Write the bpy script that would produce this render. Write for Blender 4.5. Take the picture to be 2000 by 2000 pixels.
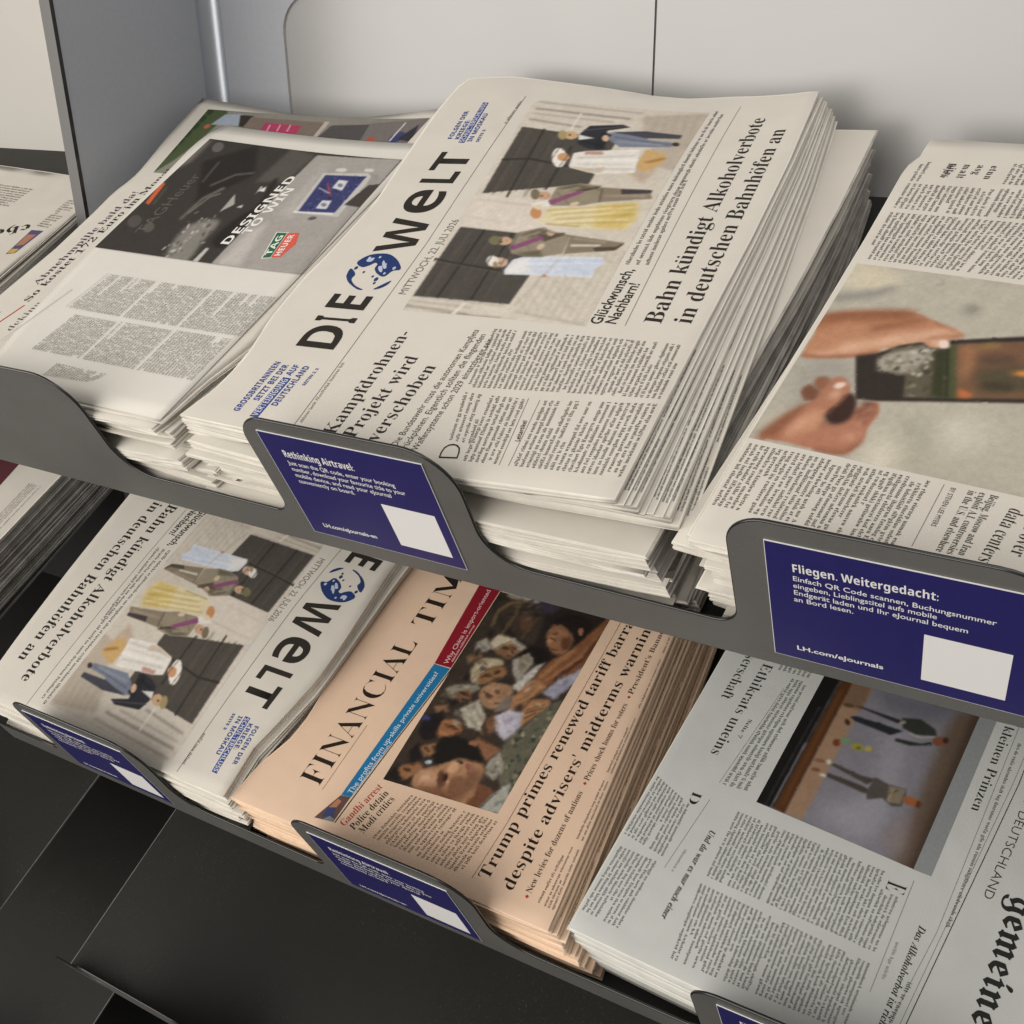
import bpy, bmesh, math, random
import numpy as np
random.seed(7)
rng = np.random.default_rng(11)
sc = bpy.context.scene
col = sc.collection
for o in list(bpy.data.objects):
    bpy.data.objects.remove(o)

# ------------------------------------------------------------------ camera, light, exposure
TH = math.radians(27.204)                      # tilt of the shelves
ORI = np.array([0.0, 0.0, 1.10])               # foot of the middle card on the upper shelf lip
DV = np.array([0, math.cos(TH), math.sin(TH)])  # up the shelf, towards the back panel
NV = np.array([0, -math.sin(TH), math.cos(TH)])  # away from the shelf surface
PITCH = 0.310                                  # drop from one shelf to the next

cam_d = bpy.data.cameras.new('camera')
cam = bpy.data.objects.new('camera', cam_d)
col.objects.link(cam)
sc.camera = cam
cam_d.sensor_width = 36.0
cam_d.lens = 36.0 * 2076.2 / 2000
cam_d.clip_start, cam_d.clip_end = 0.02, 50
CAMPOS = ORI + np.array([0.4461624, -0.5045859, 0.3045939])
RW = np.array([[0.86812778, 0.19300831, -0.45727667], [0.49620487, -0.35904735, 0.79048449], [-0.0116139, -0.91314445, -0.40747065]])
from mathutils import Matrix, Vector
mw = Matrix.Identity(4)
for i in range(3):
    mw[i][0], mw[i][1], mw[i][2], mw[i][3] = RW[i][0], -RW[i][1], -RW[i][2], CAMPOS[i]
cam.matrix_world = mw

world = bpy.data.worlds.new("World")
sc.world = world
world.use_nodes = True
bg = world.node_tree.nodes['Background']
bg.inputs[0].default_value = (1.0, 0.95, 0.90, 1)
bg.inputs[1].default_value = 0.30

def lamp(name, loc, target, sx, sy, power, colr):
    d = bpy.data.lights.new(name, 'AREA')
    d.shape = 'RECTANGLE'; d.size = sx; d.size_y = sy; d.energy = power; d.color = colr
    o = bpy.data.objects.new(name, d)
    col.objects.link(o)
    o.location = loc
    o.rotation_euler = (Vector(target) - Vector(loc)).to_track_quat('-Z', 'Y').to_euler()
    return o
lamp('front_lamp', (-1.3, -2.8, 1.8), (0.1, 0.15, 1.1), 4.6, 2.8, 136, (1.0, 0.945, 0.87))
lamp('ceiling_lamp', (0.9, 0.05, 3.0), (0.6, 0.15, 1.1), 2.8, 1.1, 15, (1.0, 0.95, 0.88))

sc.view_settings.view_transform = 'Standard'
sc.view_settings.look = 'None'
sc.view_settings.exposure = 0.08
sc.view_settings.gamma = 1.0
sc.view_settings.use_curve_mapping = False
sc.cycles.max_bounces = 6

# ------------------------------------------------------------------ helpers
def Wd(v, t=0):
    """(x, up the shelf, off the shelf) in mm on shelf t -> world metres"""
    v = np.asarray(v, float)
    p = (v[..., 0:1] * np.array([1.0, 0, 0]) + v[..., 1:2] * DV + v[..., 2:3] * NV) / 1000.0
    return p + ORI + np.array([0, 0, -PITCH * t])

def s2l(c):
    c = np.asarray(c, float) / 255.0
    return np.where(c <= 0.04045, c / 12.92, ((c + 0.055) / 1.055) ** 2.4)

def tag(o, label=None, cat=None, group=None, kind=None):
    if label: o['label'] = label
    if cat: o['category'] = cat
    if group: o['group'] = group
    if kind: o['kind'] = kind
    return o

def mk(name, verts, faces, mats, loc=None, parent=None, midx=None, smooth=False, colr=None, lvl=0):
    verts = np.asarray(verts, float)
    origin = np.array(parent['_o']) if parent is not None else np.array(loc if loc is not None else verts.mean(0))
    me = bpy.data.meshes.new(name)
    me.from_pydata((verts - origin).tolist(), [], [tuple(f) for f in faces])
    for m in (mats if isinstance(mats, (list, tuple)) else [mats]):
        me.materials.append(m)
    if midx is not None:
        me.polygons.foreach_set('material_index', np.asarray(midx, np.int32))
    if smooth is True:
        me.polygons.foreach_set('use_smooth', np.ones(len(me.polygons), bool))
    elif smooth is not False:
        me.polygons.foreach_set('use_smooth', np.asarray(smooth, bool))
    if colr is not None:
        a = me.color_attributes.new('print', 'FLOAT_COLOR', 'POINT')
        a.data.foreach_set('color', np.hstack([colr, np.ones((len(colr), 1))]).astype(np.float32).ravel())
    me.update()
    o = bpy.data.objects.new(name, me)
    col.objects.link(o)
    if parent is not None:
        o.parent = parent
        o['_o'] = origin.tolist()
    else:
        o.location = origin
        o['_o'] = origin.tolist()
    return o

def empty(name, loc):
    o = bpy.data.objects.new(name, None)
    o.empty_display_size = 0.05
    col.objects.link(o)
    o.location = loc
    o['_o'] = list(map(float, loc))
    return o

# ------------------------------------------------------------------ materials
def mat(name, base, rough=0.8, spec=0.3, noise=0.0, nscale=60, bump=0.0, bscale=400, metal=0.0, coat=0.0, ripple=0.0, scuff=None):
    m = bpy.data.materials.new(name)
    m.use_nodes = True
    nt = m.node_tree
    b = nt.nodes['Principled BSDF']
    b.inputs['Roughness'].default_value = rough
    b.inputs['Specular IOR Level'].default_value = spec
    b.inputs['Metallic'].default_value = metal
    b.inputs['Coat Weight'].default_value = coat
    b.inputs['Base Color'].default_value = (*base, 1)
    tc = nt.nodes.new('ShaderNodeTexCoord')
    if noise:
        n = nt.nodes.new('ShaderNodeTexNoise')
        n.inputs['Scale'].default_value = nscale
        n.inputs['Detail'].default_value = 5
        nt.links.new(tc.outputs['Object'], n.inputs['Vector'])
        r = nt.nodes.new('ShaderNodeMapRange')
        r.inputs['From Min'].default_value = 0.3; r.inputs['From Max'].default_value = 0.7
        r.inputs['To Min'].default_value = 1 - noise; r.inputs['To Max'].default_value = 1 + noise
        nt.links.new(n.outputs['Fac'], r.inputs['Value'])
        v = nt.nodes.new('ShaderNodeVectorMath'); v.operation = 'SCALE'
        v.inputs[0].default_value = base
        nt.links.new(r.outputs['Result'], v.inputs['Scale'])
        nt.links.new(v.outputs['Vector'], b.inputs['Base Color'])
    if scuff:
        # dust specks and short rubbed marks, thick in some places and absent in others
        src = b.inputs['Base Color'].links[0].from_socket if b.inputs['Base Color'].links else None
        mp = nt.nodes.new('ShaderNodeMapping'); mp.inputs['Scale'].default_value = (1.0, 1.0, 3.0); mp.inputs['Rotation'].default_value = (0.3, 0.5, 0.4)
        nt.links.new(tc.outputs['Object'], mp.inputs['Vector'])
        f1 = nt.nodes.new('ShaderNodeTexNoise'); f1.inputs['Scale'].default_value = 420; f1.inputs['Detail'].default_value = 3
        f2 = nt.nodes.new('ShaderNodeTexNoise'); f2.inputs['Scale'].default_value = 11; f2.inputs['Detail'].default_value = 4
        nt.links.new(mp.outputs['Vector'], f1.inputs['Vector']); nt.links.new(tc.outputs['Object'], f2.inputs['Vector'])
        r1 = nt.nodes.new('ShaderNodeMapRange'); r1.inputs['From Min'].default_value = 0.62; r1.inputs['From Max'].default_value = 0.74
        r2 = nt.nodes.new('ShaderNodeMapRange'); r2.inputs['From Min'].default_value = 0.42; r2.inputs['From Max'].default_value = 0.68
        nt.links.new(f1.outputs['Fac'], r1.inputs['Value']); nt.links.new(f2.outputs['Fac'], r2.inputs['Value'])
        mu = nt.nodes.new('ShaderNodeMath'); mu.operation = 'MULTIPLY'
        nt.links.new(r1.outputs['Result'], mu.inputs[0]); nt.links.new(r2.outputs['Result'], mu.inputs[1])
        mx = nt.nodes.new('ShaderNodeMix'); mx.data_type = 'RGBA'
        nt.links.new(mu.outputs['Value'], mx.inputs['Factor'])
        if src: nt.links.new(src, mx.inputs['A'])
        else: mx.inputs['A'].default_value = (*base, 1)
        mx.inputs['B'].default_value = (*scuff, 1)
        nt.links.new(mx.outputs['Result'], b.inputs['Base Color'])
        rr_ = nt.nodes.new('ShaderNodeMapRange'); rr_.inputs['To Min'].default_value = rough - 0.09; rr_.inputs['To Max'].default_value = rough + 0.12
        nt.links.new(f2.outputs['Fac'], rr_.inputs['Value']); nt.links.new(rr_.outputs['Result'], b.inputs['Roughness'])
    if bump:
        n2 = nt.nodes.new('ShaderNodeTexNoise')
        n2.inputs['Scale'].default_value = bscale
        n2.inputs['Detail'].default_value = 3
        nt.links.new(tc.outputs['Object'], n2.inputs['Vector'])
        bp = nt.nodes.new('ShaderNodeBump')
        bp.inputs['Strength'].default_value = bump
        bp.inputs['Distance'].default_value = 0.001
        nt.links.new(n2.outputs['Fac'], bp.inputs['Height'])
        nt.links.new(bp.outputs['Normal'], b.inputs['Normal'])
        if ripple:
            n3 = nt.nodes.new('ShaderNodeTexNoise')
            n3.inputs['Scale'].default_value = 16
            n3.inputs['Detail'].default_value = 2
            nt.links.new(tc.outputs['Object'], n3.inputs['Vector'])
            b2 = nt.nodes.new('ShaderNodeBump')
            b2.inputs['Strength'].default_value = ripple
            b2.inputs['Distance'].default_value = 0.006
            nt.links.new(n3.outputs['Fac'], b2.inputs['Height'])
            nt.links.new(b2.outputs['Normal'], bp.inputs['Normal'])
    return m

METAL = mat('dark_powder_coated_metal', (0.108, 0.107, 0.103), 0.40, 0.5, 0.10, 14, 0.12, 2200, scuff=(0.20, 0.20, 0.19))
METALEDGE = mat('black_coated_metal_edge', (0.012, 0.012, 0.012), 0.18, 0.6)
SHELFM = mat('black_shelf_metal', (0.020, 0.020, 0.0185), 0.45, 0.25, 0.06, 200, 0.1, 2200, scuff=(0.075, 0.075, 0.07))
EDGELIGHT = mat('edge_highlight_colour', (0.16, 0.16, 0.155), 0.4, 0.5, 0.2, 80)  # light colour stands in for the highlight along the shelf ends
SIDEM = mat('grey_coated_side_metal', (0.37, 0.39, 0.43), 0.33, 0.5, 0.03, 200, 0.05, 1500, scuff=(0.45, 0.46, 0.48))
PANEL = mat('white_back_panel_coating', (0.335, 0.335, 0.335), 0.30, 0.95, 0.035, 7, 0.03, 900)
PANELB = mat('cream_back_panel_coating', (0.46, 0.445, 0.415), 0.4, 0.4, 0.03, 7)
PANELDARK = mat('dark_back_panel_coating', (0.02, 0.02, 0.02), 0.5, 0.3, 0.05, 30)
SEAM = mat('panel_joint_grey', (0.16, 0.16, 0.16), 0.8, 0.1)  # plain grey joint between the two back panels
NEWS = mat('newsprint', (0.60, 0.572, 0.518), 0.9, 0.12, 0.025, 35, 0.10, 900, ripple=0.35)
NEWSG = mat('grey_newsprint', (0.53, 0.545, 0.53), 0.9, 0.12, 0.03, 35, 0.10, 900, ripple=0.35)
NEWSD = mat('printed_shaded_page_edges', (0.36, 0.345, 0.32), 0.9, 0.12, 0.25, 60, 0.15, 700)  # ink-filled page edges; for the middle pile also shade put into the colour
EDGE = {'newsprint': mat('bare_lit_paper_edges', (0.74, 0.71, 0.645), 0.9, 0.12, 0.06, 90, 0.10, 900), 'grey_newsprint': mat('bare_lit_grey_paper_edges', (0.70, 0.70, 0.655), 0.9, 0.12, 0.06, 90, 0.10, 900)}  # bare paper, with some of the front light's brightness put into the colour
EDGE['salmon_newsprint'] = mat('bare_lit_salmon_edges', (0.86, 0.66, 0.49), 0.9, 0.12, 0.06, 90, 0.1, 900)  # salmon edges, brightened in the colour the same way
SALMON = mat('salmon_newsprint', (0.72, 0.53, 0.395), 0.9, 0.12, 0.03, 35, 0.10, 900, ripple=0.35)
CARDBLUE = mat('blue_card_print', (0.017, 0.014, 0.115), 0.3, 0.45, 0.04, 120)
CARDWHITE = mat('white_card_stock', (0.78, 0.78, 0.78), 0.5, 0.4)
INK = {}
def ink(c):
    k = tuple(int(v) for v in c)
    if k not in INK:
        INK[k] = mat('printing_ink', tuple(s2l(k).tolist()), 0.85, 0.15, 0.06, 500)
    return INK[k]
PRINT = bpy.data.materials.new('printed_photograph_ink')
PRINT.use_nodes = True
_b = PRINT.node_tree.nodes['Principled BSDF']
_b.inputs['Roughness'].default_value = 0.82
_b.inputs['Specular IOR Level'].default_value = 0.15
_a = PRINT.node_tree.nodes.new('ShaderNodeVertexColor')
_a.layer_name = 'print'
PRINT.node_tree.links.new(_a.outputs['Color'], _b.inputs['Base Color'])

# ------------------------------------------------------------------ rack
def arc(cx, cy, r, a0, a1, n=10):
    return [(cx + r * math.cos(math.radians(a0 + (a1 - a0) * i / n)), cy + r * math.sin(math.radians(a0 + (a1 - a0) * i / n))) for i in range(n + 1)]

def extrude_xn(name, pts, d0, d1, t, mats, parent, bevel=0.85):
    """outline in (x, n) on shelf t, thickness d0..d1; front/back faces mat 0, rim mat 1"""
    bm = bmesh.new()
    o = np.array(parent['_o'])
    vs = [bm.verts.new((Wd([x, d0, n], t) - o).tolist()) for x, n in pts]
    f = bm.faces.new(vs)
    ext = bmesh.ops.extrude_face_region(bm, geom=[f])
    vv = [e for e in ext['geom'] if isinstance(e, bmesh.types.BMVert)]
    bmesh.ops.translate(bm, verts=vv, vec=(DV * (d1 - d0) / 1000).tolist())
    bmesh.ops.recalc_face_normals(bm, faces=bm.faces)
    big = [fc for fc in bm.faces if len(fc.verts) > 8]
    edges = {e for fc in big for e in fc.edges}
    if bevel:
        bmesh.ops.bevel(bm, geom=list(edges), offset=bevel / 1000, segments=2, affect='EDGES', profile=0.5)
    bm.normal_update()
    for fc in bm.faces:
        dd = abs(fc.normal.dot(Vector(DV.tolist())))
        fc.material_index = 0 if dd > 0.98 else 1
        fc.smooth = len(fc.verts) <= 4
    me = bpy.data.meshes.new(name)
    bm.to_mesh(me); bm.free()
    for m in mats: me.materials.append(m)
    ob = bpy.data.objects.new(name, me)
    col.objects.link(ob)
    ob.parent = parent
    ob['_o'] = parent['_o']
    return ob

def lip_outline(x0, x1, tabs):
    p = [(x0, -16), (x1, -16), (x1, 15)]
    for a, b in reversed(tabs):
        b1, a1 = b, a
        p += arc(b1 + 30, 15 + 30, 30, 270, 180)            # foot of the tab on its right
        p += arc(b1 - 34, 108 - 34, 34, 0, 90)
        p += arc(a1 + 22, 108 - 22, 22, 90, 180)
        p += arc(a1 - 14, 14 + 14, 14, 0, -90)
    p += [(x0, 14)]
    return p

def box(name, lo, hi, m, parent=None, loc=None, t=None, bevel=0.0):
    """axis box; world axes if t is None else shelf axes (mm)"""
    c = np.array([[x, y, z] for x in (lo[0], hi[0]) for y in (lo[1], hi[1]) for z in (lo[2], hi[2])], float)
    v = Wd(c, t) if t is not None else c
    f = [(0, 1, 3, 2), (4, 6, 7, 5), (0, 4, 5, 1), (2, 3, 7, 6), (0, 2, 6, 4), (1, 5, 7, 3)]
    ob = mk(name, v, f, m, parent=parent, loc=loc)
    if bevel:
        md = ob.modifiers.new('bevel', 'BEVEL'); md.width = bevel; md.segments = 2
    return ob

YB = ORI[1] + 0.393                           # face of the back panel
rack = empty('newspaper_rack', (0.2, 0.2, 0.0))
tag(rack, 'dark metal newspaper rack with sloping shelves, rounded lip tabs and pale back panel', 'rack')
rack_b = empty('newspaper_rack', (-0.95, 0.2, 0.0))
tag(rack_b, 'neighbouring rack bay at the far left behind the grey side panel', 'rack')
tabs_main = [(-330 + 315 * k, -172 + 315 * k) for k in range(4)]
for t in range(4):
    sh = box('shelf', (-425, 0.2, -16), (910, 441, -14), SHELFM, parent=rack, t=t)
    box('edge_highlight', (-425.7, 0.4, -16.1), (-424.6, 440, -13.8), EDGELIGHT, parent=sh, t=t)  # added strip, painted as the shelf edge's highlight
    extrude_xn('front_lip', lip_outline(-425, 910, tabs_main), -2.2, 0.0, t, [METAL, METALEDGE], sh)
    sb = box('shelf', (-1500, 0.2, -16), (-560, 441, -14), SHELFM, parent=rack_b, t=t)
    box('edge_highlight', (-560.4, 0.4, -16.1), (-559.3, 440, -13.8), EDGELIGHT, parent=sb, t=t)  # same painted highlight strip for the left bay
    extrude_xn('front_lip', lip_outline(-1500, -560, [(-1410, -1252), (-1095, -937), (-780, -622)]), -2.2, 0.0, t, [METAL, METALEDGE], sb)
# side panel with rounded bend into the frame around the back panel
def side_profile():
    r = 0.017
    xo, xi = -0.437, -0.425
    pts = [(xi, 0.200), (xi, YB - 0.003 - r)]
    for i in range(1, 9):
        a = math.radians(180 - 90 * i / 8)
        pts.append((xi + r + r * math.cos(a), YB - 0.003 - r + r * math.sin(a)))
    return pts
sp = side_profile()
zt, zb = 1.95, 0.05
v = []; f = []
for x, y in sp: v += [(x, y, zb), (x, y, zt)]
n0 = len(sp)
for i in range(n0 - 1): f.append((2 * i, 2 * i + 1, 2 * i + 3, 2 * i + 2))
BEND = mat('polished_bend_metal', (0.42, 0.45, 0.50), 0.36, 0.5, metal=0.85)
side = mk('side_panel', v[:4], f[:1], SIDEM, parent=rack, smooth=True)
mk('rounded_bend', v[2:], [tuple(i - 2 for i in q) for q in f[1:]], BEND, parent=rack, smooth=True)
box('panel_core', (-0.437, 0.2005, zb), (-0.4252, YB + 0.004, zt), SIDEM, parent=side)
box('front_edge', (-0.438, 0.196, zb), (-0.4245, 0.2003, zt), METALEDGE, parent=side)
# frame with a rounded cut-out round the white back panel
xl, xr, z0, z1, r = -0.3275, 0.86, 1.10, 1.10 + 0.345, 0.035
hole = [(xr, z0), (xr, z1)] + [(xl + r + r * math.cos(math.radians(a)), z1 - r + r * math.sin(math.radians(a))) for a in range(90, 181, 10)] + [(xl, z0)]
outer = [(0.91, z0), (0.91, zt)] + [(-0.406, zt)] * (len(hole) - 3) + [(-0.406, z0)]
outer[2:] = [(-0.4085, zt) for i in range(len(hole) - 3)] + [(-0.4085, z0)]
k = len(hole)
v = [(x, YB - 0.0030, z) for x, z in hole] + [(x, YB - 0.0030, z) for x, z in outer] + [(x, YB - 0.0001, z) for x, z in hole]
f = [(i, i + 1, k + i + 1, k + i) for i in range(k - 1)] + [(i, 2 * k + i, 2 * k + i + 1, i + 1) for i in range(k - 1)]
mk('panel_frame', v, f, [SIDEM, mat('bright_metal_edge', (0.5, 0.5, 0.5), 0.3, 0.5)], parent=rack, midx=[0] * (k - 1) + [1] * (k - 1))
for a, b in ((-0.4, 0.0686), (0.0706, 0.91)):
    box('back_panel', (a, YB, 1.05), (b, YB + 0.003, zt), PANEL, parent=rack)
box('panel_joint', (0.0675, YB + 0.002, 1.05), (0.0717, YB + 0.0045, zt), SEAM, parent=rack)
box('lower_back_panel', (-0.42, YB, 0.05), (0.91, YB + 0.003, 1.0497), PANELDARK, parent=rack)
box('plinth', (-0.42, 0.02, 0.0), (0.91, YB, 0.0498), PANELDARK, parent=rack)
box('back_panel', (-1.5, YB, 1.05), (-0.44, YB + 0.003, zt), PANELB, parent=rack_b)
box('lower_back_panel', (-1.5, YB, 0.05), (-0.44, YB + 0.003, 1.0497), PANELDARK, parent=rack_b)
box('plinth', (-1.5, 0.02, 0.0), (-0.5, YB, 0.0498), PANELDARK, parent=rack_b)
fl = box('floor', (-4, -4, -0.02), (4, 0.6, 0.0), mat('dark_stone_floor', (0.10, 0.095, 0.09), 0.5, 0.4, 0.1, 8), loc=(0, 0, 0))
tag(fl, kind='structure')

# ------------------------------------------------------------------ newspapers
def lag(t):
    t = np.asarray(t, float); n = [0, 1 / 3, 2 / 3, 1]; o = []
    for i in range(4):
        w = np.ones_like(t)
        for j in range(4):
            if j != i: w = w * (t - n[j]) / (n[i] - n[j])
        o.append(w)
    return o

class Page:
    """the surface of a folded newspaper: four corners (x, d, n) plus a 4 x 4 grid of bumps; p runs along the lines of text, q down the page"""
    def __init__(s, t, c, g):
        s.t = t
        s.c = np.array(c, float); s.g = np.array(g, float)
        s.e = {}
    def S(s, p, q):
        p = np.asarray(p, float); q = np.asarray(q, float)
        c = s.c
        b = (c[0, 0] * ((1 - p) * (1 - q))[..., None] + c[1, 0] * (p * (1 - q))[..., None] + c[0, 1] * ((1 - p) * q)[..., None] + c[1, 1] * (p * q)[..., None])
        lp = lag(p); lq = lag(q)
        b[..., 2] += sum(lp[i] * lq[j] * s.g[i, j] for i in range(4) for j in range(4))
        return b
    def moved(s, dx=0, dd=0, dn=0, rot=0):
        c = s.c.copy()
        m = c.reshape(-1, 3).mean(0)
        ca, sa = math.cos(math.radians(rot)), math.sin(math.radians(rot))
        for i in range(2):
            for j in range(2):
                u = c[i, j] - m
                c[i, j] = m + [ca * u[0] - sa * u[1] + dx, sa * u[0] + ca * u[1] + dd, u[2] + dn]
        P = Page(s.t, c, s.g); P.e = s.e
        return P
    def trim(s, p, q, k=1.0):
        """follow the cut edges, which are not straight"""
        def ed(key, t, base):
            if key not in s.e: return base + 0 * t
            a = np.array(s.e[key]); return base + (np.interp(t, a[:, 0], a[:, 1]) - base) * k
        p0, p1 = ed('p0', q, 0.0), ed('p1', q, 1.0)
        q0, q1 = ed('q0', p, 0.0), ed('q1', p, 1.0)
        return p0 + p * (p1 - p0), q0 + q * (q1 - q0)

def lerp_page(a, b, w):
    P = Page(a.t, a.c * (1 - w) + b.c * w, a.g * (1 - w) + b.g * w)
    P.e = b.e
    return P

def newspaper(top, bot, m, folds=(), nu=18, leaves=4, label='', group=None, rough=1.0, cat='newspaper', k=1.0, dark=()):
    """closed bundle between two Page surfaces; sides named in folds ('p0','p1','q0','q1') are rounded, the others show cut leaves"""
    us = np.linspace(0, 1, nu + 1)
    pg, qg = np.meshgrid(us, us, indexing='ij')
    pt_, qt_ = top.trim(pg, qg, k)
    T = top.S(pt_, qt_); B = bot.S(pt_, qt_)
    n1 = nu + 1
    idx = np.arange(n1 * n1).reshape(n1, n1)
    V = [T.reshape(-1, 3), B.reshape(-1, 3)]
    F = []; SM = []; MI = []
    for i in range(nu):
        for j in range(nu):
            F.append((idx[i, j], idx[i, j + 1], idx[i + 1, j + 1], idx[i + 1, j])); SM.append(True)
            o = n1 * n1
            F.append((o + idx[i, j], o + idx[i + 1, j], o + idx[i + 1, j + 1], o + idx[i, j + 1])); SM.append(True)
    per = [(i, 0) for i in range(nu)] + [(nu, j) for j in range(nu)] + [(i, nu) for i in range(nu, 0, -1)] + [(0, j) for j in range(nu, 0, -1)]
    pi = np.array(per)
    M = len(per)
    def out(P):
        e = P[pi[:, 0], pi[:, 1]]
        tg = np.roll(e, -1, 0) - np.roll(e, 1, 0)
        w = np.stack([tg[:, 1], -tg[:, 0], 0 * tg[:, 0]], 1)
        w /= np.linalg.norm(w, axis=1)[:, None] + 1e-9
        cen = e.mean(0)
        sgn = np.sign(((e - cen) * w).sum(1))[:, None]
        return e, w * sgn
    eT, wT = out(T); eB, wB = out(B)
    side = np.array(['q0'] * nu + ['p1'] * nu + ['q1'] * nu + ['p0'] * nu)
    isf = np.isin(side, folds)
    rows = []
    def lowf(k_, amp): return amp * np.interp(np.arange(M), np.linspace(0, M, k_), rng.normal(0, 1, k_))
    cuts = np.concatenate([[0], np.cumsum(rng.uniform(0.5, 1.5, leaves))]); cuts /= cuts[-1]
    for l in range(leaves):
        a, b = cuts[l], cuts[l + 1]
        g = 0.24 * (b - a)
        off = rng.uniform(-0.6, 1.9) * rough
        wob = lowf(9, 0.55 * rough) + lowf(40, 0.22 * rough)
        rows += [(a + g, off + wob), (b - g, off + wob + rng.normal(0, 0.1))]
        if l < leaves - 1: rows.append((b, -2.6 + 0 * wob))
    rowidx = []
    base = 2 * n1 * n1
    for kf, off in rows:
        fo = 1.0 * math.sqrt(max(0, 1 - (2 * kf - 1) ** 2)) * np.ones(M) - (0.9 if abs(kf - 0.5) < 0.12 else 0)
        of = np.where(isf, fo, off)
        pos = eT * (1 - kf) + eB * kf + (wT * (1 - kf) + wB * kf) * of[:, None]
        V.append(pos)
        rowidx.append(base + np.arange(M)); base += M
    top_i = idx[pi[:, 0], pi[:, 1]]
    allr = [top_i] + rowidx + [n1 * n1 + top_i]
    for a, b in zip(allr[:-1], allr[1:]):
        for s_ in range(M):
            s2 = (s_ + 1) % M
            F.append((a[s_], a[s2], b[s2], b[s_])); SM.append(bool(isf[s_]))
    V = np.concatenate(V)
    V[:, 1] = np.maximum(V[:, 1], 1.0 + 0.8 * rng.random(len(V)))      # the lip holds them back
    V = Wd(V, top.t)
    loc = V.mean(0)
    nt_ = 2 * nu * nu
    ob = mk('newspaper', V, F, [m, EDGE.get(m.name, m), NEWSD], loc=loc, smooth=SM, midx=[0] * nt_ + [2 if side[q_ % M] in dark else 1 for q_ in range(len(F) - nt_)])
    tag(ob, label, cat, group)
    return ob

PG = {}
def page(k, t, c00, c10, c01, c11, g): PG[k] = Page(t, [[c00, c01], [c10, c11]], g)
#      p=0 front, q=0 left for the papers read towards the wall; the others are turned round
page('dw1', 0, (-93.6, 15, 74), (-75.9, 427.7, 86), (231.2, 14.6, 80), (226, 415.3, 86), [[0, 2, 2, 0], [0, 1, 2, 1], [0, 1, 1, 1], [0, -4, -9, 0]])
page('dw2', 1, (-50, 400, 88), (-99.6, 4, 66), (-408, 405, 88), (-415, 4, 62), [[0, 0, 0, 0], [3, 4, 4, 3], [5, 5, 5, 5], [0, 0, 0, 0]])
page('ft', 1, (-99.4, 7.3, 60), (-64.7, 375, 66), (189, 7.7, 58), (185, 372, 64), [[0, 1, 1, 0], [0, 2, 2, 0], [0, 1, 1, 0], [0, 0, 0, 0]])
page('faz', 1, (530, 400, 64), (492, 4, 56), (248, 400, 64), (202, 16, 56), [[0, 0, 0, 0], [0, 1, 2, 0], [0, 2, 3, 1], [0, 0, 0, 0]])
page('nyt', 0, (595, 385, 62), (556, 6, 60), (309.9, 396, 62), (272.3, 13.3, 60), [[0, 0, 0, 0], [0, 2, 2, 0], [0, 2, 2, 0], [0, 0, 0, 0]])
page('tag', 0, (-398, 8, 72), (-407.7, 425.9, 64), (-107.5, 6.5, 72), (-85, 415, 66), [[0, 0, 0, 0], [0, 0, -1, 0], [0, -1, -2, 0], [0, -5, -8, -3]])
page('lp', 0, (-860, 8, 2), (-860, 388, 0), (-548, 8, 2), (-545, 372, -6), [[0] * 4] * 4)
page('lz', 1, (-860, 8, 50), (-860, 400, 50), (-572, 8, 50), (-556, 400, 52), [[0] * 4] * 4)

PG['ft'].e = {'q0': [(0, 0), (.09, .015), (.171, .052), (.229, .056), (.3, .045), (.379, .037), (.516, .022), (.65, 0), (1, 0)]}
PG['tag'].e = {'q0': [(0, .06), (.229, .067), (.387, .083), (.519, .076), (.6, .066), (.657, .078), (.695, .072), (.826, .033), (1, 0)],
               'q1': [(0, 1), (.1, 1.01), (.22, 1.05), (.35, 1.03), (1, 1)], 'p1': [(0, 1), (.18, .988), (.42, .968), (.65, .974), (.88, 1.02), (1, 1.02)]}
PG['dw1'].e = {'q0': [(0, 0), (.07, .034), (.15, .042), (.24, .018), (.35, .014), (.41, .022), (.5, .026), (.585, .03), (.7, .007), (.88, -.025), (.97, -.028), (1, -.015)],
               'q1': [(0, 1), (.36, 1.008), (.57, 1.014), (.78, 1.013), (1, 1)], 'p1': [(0, 1), (.13, 1.014), (.35, 1.011), (.44, 1.008), (.555, .998), (.66, .992), (.78, 1.004), (1, 1)],
               'p0': [(0, 0), (.5, -.012), (.7, -.02), (.86, -.009), (1, 0)]}
PG['dw2'].e = {'q0': [(0, 0), (.41, .0035), (.57, -.011), (.71, -.022), (.82, 0), (.89, .018), (1, .007)]}
PG['nyt'].e = {'q1': [(0, 1.0), (.06, 1.0), (.09, 1.018), (.3, 1.012), (.6, 1.01), (.8, 1.006), (1, 1.002)]}

def flat(P, n=-13.6, ext=(0, 0, 0, 0)):
    """the same outline lying on the shelf; ext = mm added at q0, q1 (x) and p0, p1 (d)"""
    c = P.c.copy(); c[..., 2] = n
    sx = 1 if c[0, 1, 0] > c[0, 0, 0] else -1
    sd = 1 if c[1, 0, 1] > c[0, 0, 1] else -1
    c[:, 0, 0] -= sx * ext[0]; c[:, 1, 0] += sx * ext[1]
    c[0, :, 1] -= sd * ext[2]; c[1, :, 1] += sd * ext[3]
    R = Page(P.t, c, np.zeros((4, 4))); R.e = P.e
    return R

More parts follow.
